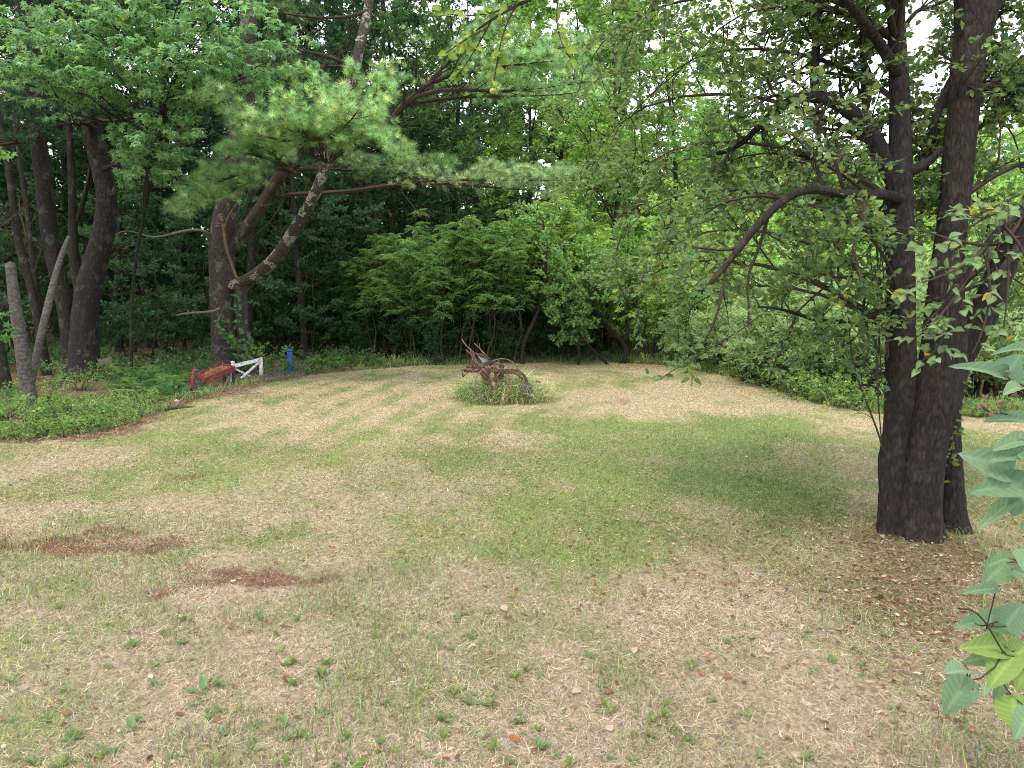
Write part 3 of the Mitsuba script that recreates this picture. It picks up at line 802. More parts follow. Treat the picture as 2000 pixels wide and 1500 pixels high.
def sumac(seed, spread, height, stems, base):
    rng = np.random.default_rng(seed)
    st, m = Mesh(), Mesh()
    az = np.arange(stems) * 2.4 + rng.normal(0, .3, stems)
    rad = np.sqrt((np.arange(stems) + .5) / stems) * spread
    top = np.stack([np.cos(az) * rad, np.sin(az) * rad, height * (1 - .38 * (rad / spread) ** 2) * rng.uniform(.8, 1.0, stems)], 1)
    foot = np.c_[top[:, :2] * .5 + rng.normal(0, .38, (stems, 2)), np.full(stems, -.05)]
    t = np.linspace(0, 1, 8)[None, :, None]
    P = foot[:, None] * (1 - t) + top[:, None] * t
    P[..., :2] += (np.sin(np.pi * t[..., 0]) * -.22)[..., None] * unit(top[:, None, :2] - foot[:, None, :2]) + np.cumsum(rng.normal(0, .085, P[..., :2].shape), 1)
    R = rng.uniform(.5, 1.1, (stems, 1)) * np.linspace(.024, .009, 8)[None]
    add_tubes(st, P, R, 6)
    p, d, l, r = sprout(rng, P, R, np.full(stems, height), 6, .45, 1, (30, 60), (.14, .28), .6, 0, .35)
    P2, R2 = grow(rng, p, d, l, r, 5, .15, .1)
    add_tubes(st, P2, R2, 4)
    tips = np.vstack([P[:, -1], P2[:, -1], P2[:, -3]])
    k = 15
    C = np.repeat(tips, k, 0)
    n = len(C)
    a, e = rng.uniform(0, 6.28, n), rng.uniform(-.1, 1.0, n)
    D = np.stack([np.cos(a) * np.cos(e), np.sin(a) * np.cos(e), np.sin(e)], 1)
    N = unit(np.stack([-np.cos(a) * np.sin(e), -np.sin(a) * np.sin(e), np.cos(e) + .3], 1))
    L = rng.uniform(.20, .36, n)
    C = C - D * .02
    stalk = add_pinnate(m, rng, C, D, N, L, 7, .088, base, .5, .34)
    add_tubes(st, stalk[:, ::2], np.full((n, 4), .0035), 3)
    return {'stems': st.ply('twig_material', color=False), 'foliage': m.ply('leaf_material')}


SUM = [sumac(51, 1.5, 3.9, 26, (.27, .45, .11)), sumac(52, 1.4, 4.3, 26, (.44, .62, .12))]
for p, D, k, s, lab in [(800, 21.5, 0, .92, 'dark green sumac thicket at the left, next to the wood'), (895, 20.8, 0, 1.0, 'rounded green sumac thicket with arching leaf tops behind the plough'),
                        (985, 21.2, 0, .98, 'dark-stemmed sumac thicket straight behind the plough'), (1080, 21.8, 1, 1.0, 'bright yellow-green sumac thicket with the tallest leaf tops'),
                        (1165, 22.5, 1, .85, 'light sumac thicket behind the crooked small tree'), (730, 23.5, 0, .85, 'shaded sumac thicket deepest in the wood, left of the others')]:
    stand(SUM[k], 'sumac_thicket', lab, 'shrub', px(p, D), D, s, rng.uniform(0, 360))


# ------------------------------------------------------------------ trees drawn limb by limb
def limb(*pts):
    """Rows (photo x, photo y, depth, radius) to a limb in space."""
    return np.array([[*at(a, b, D), r] for a, b, D, r in pts])


def lines(rows, k=10):
    """Limbs as equal-length polylines: (n, k, 3), (n, k), lengths."""
    Ps, Rs = [], []
    for pts in rows:
        P, R = spline(pts, .02)
        i = np.linspace(0, len(P) - 1, k).astype(int)
        Ps.append(P[i])
        Rs.append(R[i])
    P, R = np.array(Ps), np.array(Rs)
    return P, R, np.linalg.norm(np.diff(P, axis=1), axis=2).sum(1)


def ground_limb(pts):
    """Sets the first point of a trunk into the ground."""
    pts = pts.copy()
    pts[0, 2] = gz(pts[0, 0], pts[0, 1]) - .06
    return pts


# ------------------------------------------------------------------ the white pine
def tufts(rng, m, C, D, n, L, W, base, up=.25):
    k = len(C)
    Dn = unit(np.repeat(D, n, 0) * .75 + unit(rng.normal(0, 1, (k * n, 3))) * .85 + [0, 0, up])
    s = np.repeat(rng.uniform(.75, 1.15, k), n) * rng.uniform(.75, 1.1, k * n)
    col = np.repeat(tint(rng, k, np.array(base) * COOL, .30, .09), n, 0) * np.exp(rng.normal(0, .15, (k * n, 1)))
    add_leaves(m, np.repeat(C, n, 0), Dn, unit(rng.normal(0, 1, (k * n, 3))), L * s, W, col, 'needle')


def bough(rng, br, nd, rows, m1=12, m2=6, t0=.3, ratio=(.25, .45), needles=34, base=(.17, .30, .085), L=.125, W=.0055, flat=.85, updir=.12, dead=0):
    P, R, ln = lines(rows)
    add_tubes(br, P, R, 6)
    p, d, l, r = sprout(rng, P, R, ln, m1, t0, 1, (30, 60), ratio, .5, flat, updir)
    P1, R1 = grow(rng, p, d, l, np.maximum(r, .005), 6, .12, .05)
    add_tubes(br, P1, R1, 4)
    p, d, l, r = sprout(rng, P1, R1, l, m2, .35, 1, (25, 55), (.3, .55), .6, flat * .7, updir)
    P2, R2 = grow(rng, p, d, np.maximum(l, .12), np.maximum(r, .003), 4, .12, .05)
    add_tubes(br, P2, R2, 3)
    C = np.vstack([P2[:, -1], P2[:, -2], P1[:, -1], P1[:, -2], P[:, -1]])
    D = np.vstack([P2[:, -1] - P2[:, -2], P2[:, -2] - P2[:, -3], P1[:, -1] - P1[:, -2], P1[:, -2] - P1[:, -3], P[:, -1] - P[:, -2]])
    tufts(rng, nd, C, unit(D), needles, L, W, base)
    if dead:
        p, d, l, r = sprout(rng, P, R, ln, dead, .05, .9, (40, 80), (.15, .4), .3, .5, 0)
        P3, R3 = grow(rng, p, d, l, np.maximum(r, .003), 6, .25)
        add_tubes(br, P3, R3, 3)


def white_pine():
    rng = np.random.default_rng(61)
    key = thing('white_pine', 'big white pine with a lichen-spotted curved limb and bright needle boughs beside the red tray', 'tree')
    trunk = ground_limb(limb((437, 727, 18, .30), (435, 640, 18, .265), (433, 560, 18, .27), (434, 480, 18, .29), (446, 390, 18, .27), (466, 280, 18, .24), (479, 170, 18, .21), (485, 60, 18, .19), (488, -80, 18, .17), (492, -300, 18, .13), (495, -560, 18, .06)))
    second = limb((470, 740, 18.1, .13), (474, 650, 18.05, .125), (472, 590, 17.9, .13), (470, 556, 17.8, .15))
    part(key, 'trunk', bark_ply([trunk], 'bark_pine', sides=36, step=.08, rough=.06, fissure=.016, flare=.25, seed=3))
    part(key, 'trunk', bark_ply([second], 'bark_pine', sides=24, step=.08, rough=.08, fissure=.012, seed=5), label='slimmer second stem fused to the right side of the pine trunk')
    part(key, 'limb', bark_ply([limb((452, 560, 17.9, .12), (478, 549, 17.7, .135), (510, 530, 17.4, .14), (545, 495, 17.1, .135), (580, 440, 16.8, .125), (612, 385, 16.6, .115), (638, 315, 16.5, .105), (654, 262, 16.5, .10), (676, 190, 16.8, .10), (698, 110, 17, .11), (714, 40, 17.2, .10), (730, -60, 17.4, .08), (745, -200, 17.5, .05))],
                               'bark_lichen', sides=24, step=.06, rough=.10, fissure=.012, seed=8), label='long curved limb spotted with pale lichen')
    part(key, 'limb', bark_ply([limb((440, 500, 18, .15), (470, 462, 17.9, .15), (500, 420, 17.7, .14), (530, 370, 17.5, .13), (560, 325, 17.3, .125), (592, 285, 17.1, .12), (606, 262, 17, .10), (618, 210, 17, .08), (640, 120, 17, .05))], 'bark_pine', sides=20, step=.07, rough=.10, fissure=.012, seed=9),
         label='straight dark limb leaning up to the right')
    part(key, 'dead_branch', bark_ply([limb((432, 425, 17.7, .03), (437, 450, 17.65, .036), (441, 480, 17.6, .036), (452, 515, 17.6, .032), (462, 545, 17.6, .036)), limb((437, 450, 17.65, .03), (446, 425, 17.6, .025), (462, 400, 17.5, .012)), limb((437, 432, 17.65, .02), (427, 428, 17.6, .012))], 'orange_wood', sides=10, step=.05, rough=.14, seed=2), label='bare orange-brown dead branch hugging the trunk')
    part(key, 'dead_branch', bark_ply([limb((345, 616, 17, .012), (365, 612, 17.1, .024), (395, 610, 17.3, .028), (430, 601, 17.8, .035)), limb((366, 614, 17.1, .02), (368, 605, 17.1, .008))], 'pale_twig', sides=8, step=.05, rough=.12, seed=4), label='bleached broken branch stub pointing left')
    part(key, 'dead_branch', bark_ply([limb((225, 459, 16.2, .008), (270, 456, 16.6, .015), (290, 462, 16.8, .02), (340, 456, 17.2, .026), (410, 458, 17.8, .03))], 'pale_twig', sides=7, step=.06, rough=.12, seed=6), label='long thin pale dead branch reaching left')
    br, nd = Mesh(), Mesh()
    hub = (648, 272, 15.0, .016)
    root = (640, 318, 16.5, .022)
    bright = (.50, .68, .25)  # daylight on the main bough is put into this paler needle colour
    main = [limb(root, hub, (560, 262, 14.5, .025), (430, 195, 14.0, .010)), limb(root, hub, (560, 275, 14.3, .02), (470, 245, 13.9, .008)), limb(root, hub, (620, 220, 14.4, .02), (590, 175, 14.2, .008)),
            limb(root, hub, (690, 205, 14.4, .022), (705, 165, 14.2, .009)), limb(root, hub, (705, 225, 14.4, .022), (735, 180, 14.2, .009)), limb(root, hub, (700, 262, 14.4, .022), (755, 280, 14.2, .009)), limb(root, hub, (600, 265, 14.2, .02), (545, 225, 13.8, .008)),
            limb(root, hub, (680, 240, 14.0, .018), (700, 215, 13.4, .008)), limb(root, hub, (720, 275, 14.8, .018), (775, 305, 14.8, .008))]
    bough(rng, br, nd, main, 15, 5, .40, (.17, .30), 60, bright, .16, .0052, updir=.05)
    low = [limb((575, 335, 17.0, .028), (520, 330, 15.8, .03), (440, 350, 15.2, .018), (370, 392, 14.8, .008)), limb((575, 335, 17.0, .028), (525, 310, 15.6, .03), (470, 300, 15.1, .016), (420, 330, 14.8, .008)), limb((575, 335, 17.0, .028), (530, 300, 15.6, .03), (510, 285, 15.2, .012)),
           limb((575, 335, 17.0, .028), (510, 345, 15.9, .03), (430, 385, 15.3, .015), (390, 400, 15.2, .008))]
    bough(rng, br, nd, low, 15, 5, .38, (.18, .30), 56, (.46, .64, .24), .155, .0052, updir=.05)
    horiz = [limb((520, 388, 17.6, .05), (600, 378, 17.4, .055), (680, 374, 17.2, .05), (760, 362, 17., .045), (860, 358, 16.9, .035), (960, 366, 16.8, .022), (1060, 372, 16.8, .010)), limb((760, 362, 17., .04), (860, 352, 16.6, .03), (980, 352, 16.4, .016), (1090, 352, 16.3, .008)),
             limb((760, 362, 17., .04), (900, 350, 17.2, .03), (1020, 345, 17.4, .016), (1110, 350, 17.5, .008))]
    bough(rng, br, nd, horiz, 22, 7, .46, (.10, .2), 44, (.46, .58, .24), .13, .005, updir=.08, dead=8)
    horiz2 = [limb((565, 335, 17.3, .045), (640, 330, 17.5, .04), (720, 335, 17.6, .03), (800, 338, 17.7, .02), (870, 330, 17.8, .008)), limb((565, 335, 17.3, .045), (650, 326, 17.8, .03), (740, 322, 18, .02), (850, 318, 18.1, .008))]
    bough(rng, br, nd, horiz2, 18, 7, .30, (.12, .22), 40, (.28, .42, .14), .13, .005, updir=.06, dead=8)
    upper = [limb((690, 140, 17, .07), (760, 240, 16.8, .06), (800, 190, 16.6, .055), (835, 165, 16.5, .05), (900, 138, 16.3, .035), (1000, 110, 16.1, .02), (1110, 92, 16, .008)), limb((780, 210, 16.7, .05), (880, 175, 16.4, .04), (980, 178, 16.2, .025), (1060, 172, 16, .015), (1150, 160, 15.9, .008)),
             limb((835, 165, 16.5, .04), (890, 110, 16.4, .03), (930, 75, 16.3, .02), (960, 40, 16.2, .008)), limb((780, 210, 16.7, .05), (900, 190, 16.9, .035), (1000, 188, 17., .02), (1130, 180, 17, .008)), limb((880, 150, 16.4, .035), (980, 130, 15.8, .02), (1080, 120, 15.5, .008))]
    bough(rng, br, nd, upper, 20, 7, .34, (.14, .25), 48, (.44, .62, .23), .14, .005, updir=.06, dead=9)
    left = [limb((690, 130, 17, .05), (620, 105, 16.8, .035), (540, 100, 16.6, .02), (470, 120, 16.5, .008)), limb((690, 130, 17, .05), (640, 130, 17.2, .03), (560, 135, 17.4, .02), (490, 150, 17.5, .008)), limb((720, 20, 17.2, .05), (650, 35, 17, .03), (580, 30, 16.8, .02), (500, 15, 16.7, .008)), limb((480, 165, 18, .06), (440, 160, 17, .04), (400, 165, 16.2, .01))]
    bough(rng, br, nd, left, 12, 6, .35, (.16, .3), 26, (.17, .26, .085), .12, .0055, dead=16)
    high = []
    for z0 in np.linspace(9.5, 15.5, 14):
        a = rng.uniform(0, 6.28)
        x0 = px(485 + 10 * rng.normal(), 18)
        ln = rng.uniform(2.4, 4.2) * (1 - .45 * (z0 - 7) / 9)
        d = np.array([math.cos(a), math.sin(a), .12])
        high.append(np.array([[x0, 18, z0, .05], [*(np.array([x0, 18, z0]) + d * ln * .5 + [0, 0, .1]), .03], [*(np.array([x0, 18, z0]) + d * ln + [0, 0, .15]), .01]]))
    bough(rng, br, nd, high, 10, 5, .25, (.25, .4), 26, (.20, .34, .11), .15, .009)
    part(key, 'branches', br.ply('twig_material', color=False), kind='stuff')
    part(key, 'needles', nd.ply('leaf_material'), kind='stuff')


white_pine()


# ------------------------------------------------------------------ dark trunks at the left
def dark_pair():
    rng = np.random.default_rng(62)
    key = thing('dark_forked_tree', 'dark double-trunked tree with pale lichen blotches, forking low, at the left of the wood', 'tree')
    part(key, 'trunk', bark_ply([ground_limb(limb((146, 722, 17, .24), (136, 650, 17, .185), (122, 570, 17, .175), (105, 500, 17, .17), (92, 420, 17, .17), (82, 330, 17, .17), (70, 240, 17, .16), (58, 140, 17, .17), (45, 20, 17, .15), (35, -200, 17, .08)))], 'bark_wood', sides=30, step=.1, rough=.08, fissure=.012, flare=.2, seed=11))
    part(key, 'trunk', bark_ply([ground_limb(limb((160, 722, 16.7, .36), (165, 640, 16.7, .275), (172, 570, 16.7, .26), (193, 490, 16.7, .235), (207, 420, 16.7, .215), (203, 350, 16.7, .20), (186, 280, 16.7, .20), (178, 200, 16.7, .19), (182, 100, 16.7, .17), (190, -20, 16.7, .15), (200, -220, 16.7, .08)))], 'bark_wood', sides=30, step=.1, rough=.09, fissure=.012, flare=.2, seed=12))
    part(key, 'limb', bark_ply([limb((165, 600, 16.8, .10), (150, 540, 16.8, .11), (143, 470, 16.8, .10), (142, 400, 16.8, .085), (138, 300, 16.8, .07), (132, 190, 16.8, .05)), limb((146, 440, 16.8, .05), (162, 395, 16.8, .05), (175, 330, 16.7, .03)), limb((62, 465, 16.8, .05), (90, 485, 16.9, .07), (110, 505, 17, .08))], 'bark_wood', sides=14, step=.1, rough=.10, seed=14))
    part(key, 'limb', bark_ply([limb((196, 335, 16.6, .05), (225, 322, 16.4, .045), (262, 310, 16.2, .03), (300, 306, 16, .012)), limb((205, 400, 16.7, .07), (228, 360, 16.6, .05), (235, 310, 16.6, .04), (240, 240, 16.6, .03))], 'bark_wood', sides=12, step=.1, rough=.10, seed=15))
    br, nd = Mesh(), Mesh()
    rows = [limb((75, 260, 17, .06), (20, 280, 16, .04), (-60, 285, 15.4, .01)), limb((178, 230, 16.7, .06), (230, 235, 16, .035), (300, 215, 15.6, .01)), limb((178, 250, 16.7, .06), (150, 240, 15.6, .035), (90, 250, 14.8, .01)), limb((60, 150, 17, .06), (0, 190, 16, .035), (-60, 215, 15.4, .01)), limb((180, 120, 16.7, .06), (120, 150, 15.8, .03), (40, 215, 15, .01))]
    for z0 in np.linspace(8, 13, 12):
        a, x0 = rng.uniform(0, 6.28), px(rng.choice([55, 185]), 16.9)
        ln = rng.uniform(2., 3.8)
        d = np.array([math.cos(a), math.sin(a), .08])
        q = np.array([x0, 16.9, z0])
        rows.append(np.array([[*q, .05], [*(q + d * ln * .5), .03], [*(q + d * ln), .01]]))
    bough(rng, br, nd, rows, 10, 5, .25, (.25, .4), 26, (.07, .135, .06), .14, .008, dead=6)
    part(key, 'branches', br.ply('twig_material', color=False), kind='stuff')
    part(key, 'needles', nd.ply('leaf_material'), kind='stuff')


dark_pair()


def bare_trunk(name, label, rows, mat, seed, twigs=0, cat='tree', sides=16, rough=.09):
    rng = np.random.default_rng(seed)
    key = thing(name, label, cat)
    part(key, 'trunk', bark_ply([ground_limb(limb(*rows))], mat, sides=sides, step=.1, rough=rough, fissure=.008, seed=seed))
    if twigs:
        P, R, ln = lines([limb(*rows)])
        m = Mesh()
        p, d, l, r = sprout(rng, P, R, ln, twigs, .25, 1, (30, 70), (.08, .28), .3, 0, .1)
        P1, R1 = grow(rng, p, d, l, np.maximum(r, .006), 7, .22, .02)
        add_tubes(m, P1, R1, 4)
        p, d, l, r = sprout(rng, P1, R1, l, 4, .3, 1, (30, 60), (.3, .6), .5)
        P2, R2 = grow(rng, p, d, l, r, 5, .2)
        add_tubes(m, P2, R2, 3)
        part(key, 'branches', m.ply('twig_material', color=False), kind='stuff')
    return key


bare_trunk('dead_snag', 'upright grey dead snag broken off at the top, at the left edge', [(62, 795, 12.8, .13), (48, 720, 12.8, .11), (38, 650, 12.8, .10), (28, 580, 12.8, .09), (20, 515, 12.8, .075)], 'grey_wood', 71, sides=14)
bare_trunk('dead_leaning_trunk', 'thin grey dead trunk leaning up to the right before the dark forked tree', [(55, 770, 13, .055), (72, 690, 13.2, .06), (88, 620, 13.5, .065), (100, 570, 13.7, .06), (112, 525, 13.9, .052), (135, 462, 14.1, .035)], 'grey_wood', 72, sides=12)
bare_trunk('thin_tree', 'thin dark trunk leaning right, nearest the left edge behind the grey snag', [(92, 735, 17.5, .12), (78, 650, 17.5, .10), (60, 560, 17.5, .09), (36, 470, 17.5, .085), (24, 380, 17.5, .08), (5, 260, 17.5, .07), (-20, 60, 17.5, .06)], 'bark_wood', 73, 14)
bare_trunk('thin_tree', 'lichen-spotted thin trunk between the grey snag and the dark forked tree', [(88, 735, 18.5, .09), (80, 640, 18.5, .07), (66, 520, 18.5, .07), (54, 420, 18.5, .06), (40, 320, 18.5, .055), (30, 150, 18.5, .05)], 'bark_wood', 74, 14)
bare_trunk('thin_tree', 'stub of dark trunk at the very left edge of the lawn', [(15, 765, 15, .12), (2, 700, 15, .11), (-12, 600, 15, .10), (-30, 400, 15, .08), (-40, 100, 15, .05)], 'bark_wood', 75, 8)
bare_trunk('thin_tree', 'slim brown trunk in the wood right of the blue post', [(596, 712, 21.5, .11), (592, 640, 21.5, .10), (585, 560, 21.5, .09), (578, 470, 21.5, .085), (572, 380, 21.5, .07), (565, 200, 21.5, .05)], 'bark_wood', 76, 12)
bare_trunk('thin_tree', 'slim dark trunk in the wood just right of the pine trunk', [(488, 705, 21, .13), (486, 620, 21, .12), (490, 520, 21, .11), (492, 400, 21, .10), (490, 200, 21, .08)], 'bark_wood', 77, 10)
bare_trunk('thin_tree', 'slim dark trunk in the gap of the wood left of the pine', [(360, 700, 23, .075), (356, 600, 23, .07), (352, 480, 23, .06), (350, 350, 23, .055), (345, 150, 23, .06)], 'bark_wood', 78, 14)
bare_trunk('thin_tree', 'slim grey trunk in the wood close right of the dark forked tree', [(232, 690, 24, .10), (228, 600, 24, .09), (232, 480, 24, .08), (226, 300, 24, .06)], 'bark_wood', 79, 14)


# ------------------------------------------------------------------ the maple whose lit sprays hang in from the upper left
def maple():
    rng = np.random.default_rng(63)
    key = thing('young_maple', 'young maple with layered sprays of lit lobed leaves across the upper left', 'tree')
    trunk = ground_limb(limb((258, 748, 16.2, .036), (256, 640, 16.2, .032), (264, 520, 16.1, .032), (285, 400, 16., .034), (308, 280, 15.9, .04), (318, 140, 15.8, .05), (312, 0, 15.6, .04), (305, -160, 15.5, .02)))
    part(key, 'trunk', bark_ply([trunk], 'bark_wood', sides=14, step=.1, rough=.08, seed=21))
    P, R = spline(trunk, .05)
    rows = []
    tips = [(120, 105, 13.4), (225, 140, 13.4), (55, 135, 13.2), (10, 150, 13.0), (160, 60, 13.8), (330, 235, 14.2), (395, 60, 13.6), (455, 105, 13.8), (300, 55, 14), (205, 35, 13.8), (300, 300, 14.2), (505, 70, 14), (530, 120, 14.2), (90, 30, 13.8), (20, 60, 13.4), (260, 270, 14.4),
            (350, 130, 13.6), (440, 20, 13.6), (350, 0, 13.6), (230, 90, 13.6), (340, 190, 14.), (380, 110, 13.4), (480, 150, 14.2), (250, 10, 13.8), (140, 150, 13.2), (90, 90, 13.0), (310, 260, 13.9), (290, 330, 14.3), (-60, 110, 13.2), (-50, 20, 13.5), (150, -60, 13.8), (330, -60, 13.6), (460, -50, 13.6)]
    for a, b, D in tips:
        tip = at(a, b, D)
        i = np.argmin(np.abs(P[:, 2] - (tip[2] - .15 - .25 * np.linalg.norm(tip[:2] - P[0, :2]))))
        s = P[i]
        mid = s * .45 + tip * .55 + [0, 0, .22]
        end = tip + unit(tip - s) * .25 + [0, 0, -.08]
        rows.append(np.array([[*s, .022], [*mid, .014], [*tip, .008], [*end, .004]]))
    br, m = Mesh(), Mesh()
    Pl, Rl, ln = lines(rows)
    add_tubes(br, Pl, Rl, 5)
    p, d, l, r = sprout(rng, Pl, Rl, ln, 8, .45, 1, (35, 65), (.16, .32), .6, .9, .0)
    P1, R1 = grow(rng, p, d, np.clip(l, .2, .7), np.maximum(r, .004), 5, .12, -.02)
    add_tubes(br, P1, R1, 4)
    p, d, l, r = sprout(rng, P1, R1, np.clip(l, .2, .7), 4, .3, 1, (30, 60), (.4, .7), .6, .9, 0)
    P2, R2 = grow(rng, p, d, np.maximum(l, .12), np.maximum(r, .003), 4, .12, -.03)
    add_tubes(br, P2, R2, 3)
    spread_leaves(rng, m, P2, 8, .115, .125, (.32, .50, .175), 'maple', up=.85, droop=.35, var=.18)
    part(key, 'branches', br.ply('twig_material', color=False), kind='stuff')
    part(key, 'crown', m.ply('leaf_material'), kind='stuff')


maple()


def edge_sapling():
    rng = np.random.default_rng(64)
    key = thing('maple_sapling', 'little maple sapling poking in at the left edge with bright leaves', 'sapling')
    st, m = Mesh(), Mesh()
    base = onground(-60, 850)
    D = base[1]
    rows = [np.array([[*base, .02], [*at(-55, 640, D), .016], [*at(-45, 450, D), .013], [*at(-40, 300, D), .01]])]
    for a, b in ((30, 640), (15, 610), (5, 660), (20, 300), (5, 290), (25, 655), (-20, 500), (-80, 400), (-100, 600)):
        e = at(a, b, D - .1 + rng.uniform(-.2, .2))
        s = at(-50, b + 25, D)
        rows.append(np.array([[*s, .007], [*(s * .5 + e * .5 + [0, 0, .03]), .005], [*e, .003]]))
    P, R, ln = lines(rows)
    add_tubes(st, P, R, 5)
    spread_leaves(rng, m, P[1:], 9, .11, .12, (.17, .31, .075), 'maple', t0=.5, up=.85, droop=.3)
    part(key, 'stem', st.ply('twig_material', color=False))
    part(key, 'foliage', m.ply('leaf_material'), kind='stuff')


edge_sapling()


# ------------------------------------------------------------------ leaves that can be picked out one by one
def leaf_shape(seed, col, heart=.0, n=7):
    r = np.random.default_rng(seed)
    m = Mesh()
    K5 = 9 if n > 8 else 5
    a, b = np.meshgrid(np.linspace(0, 1, n + 2), np.linspace(-1, 1, K5), indexing='ij')
    w = (np.sin(np.pi * np.clip(a, 0, 1) ** (.78 - heart * .20)) ** (.80 - .16 * heart)) * .5 * (1 - .16 * a)
    x = a - heart * .10 * np.abs(b) ** 2 * (1 - a) ** 3
    y = b * w
    z = .16 * np.abs(b) * w / .5 - (.16 + .12 * r.uniform()) * a ** 2.2 + .03 * np.sin(a * 7 + seed) * b + .012 * np.cos((a - .42 * np.abs(b)) * 44) * np.abs(b)
    v = np.stack([x, y, z], -1).reshape(-1, 3)
    i, j = np.meshgrid(np.arange(n + 1), np.arange(K5 - 1), indexing='ij')
    q = (i * K5 + j).ravel()
    q = np.stack([q, q + K5, q + K5 + 1, q + 1], 1)
    vein = np.where(np.abs(b) < .1, 1.28, 1.0 + .10 * np.cos((a - .42 * np.abs(b)) * 44)).reshape(-1, 1)
    m.add(v, np.vstack([q[:, [0, 1, 2]], q[:, [0, 2, 3]]]), np.array(col) * vein)
    return m.ply('leaf_material', smooth=True)


def leaf_place(C, D, N, L, W):
    D = unit(D)
    S = unit(np.cross(N, D))
    U = np.cross(D, S)
    M = np.eye(4)
    M[:3, 0], M[:3, 1], M[:3, 2], M[:3, 3] = D * L, S * W, U * L, C
    return T(M)


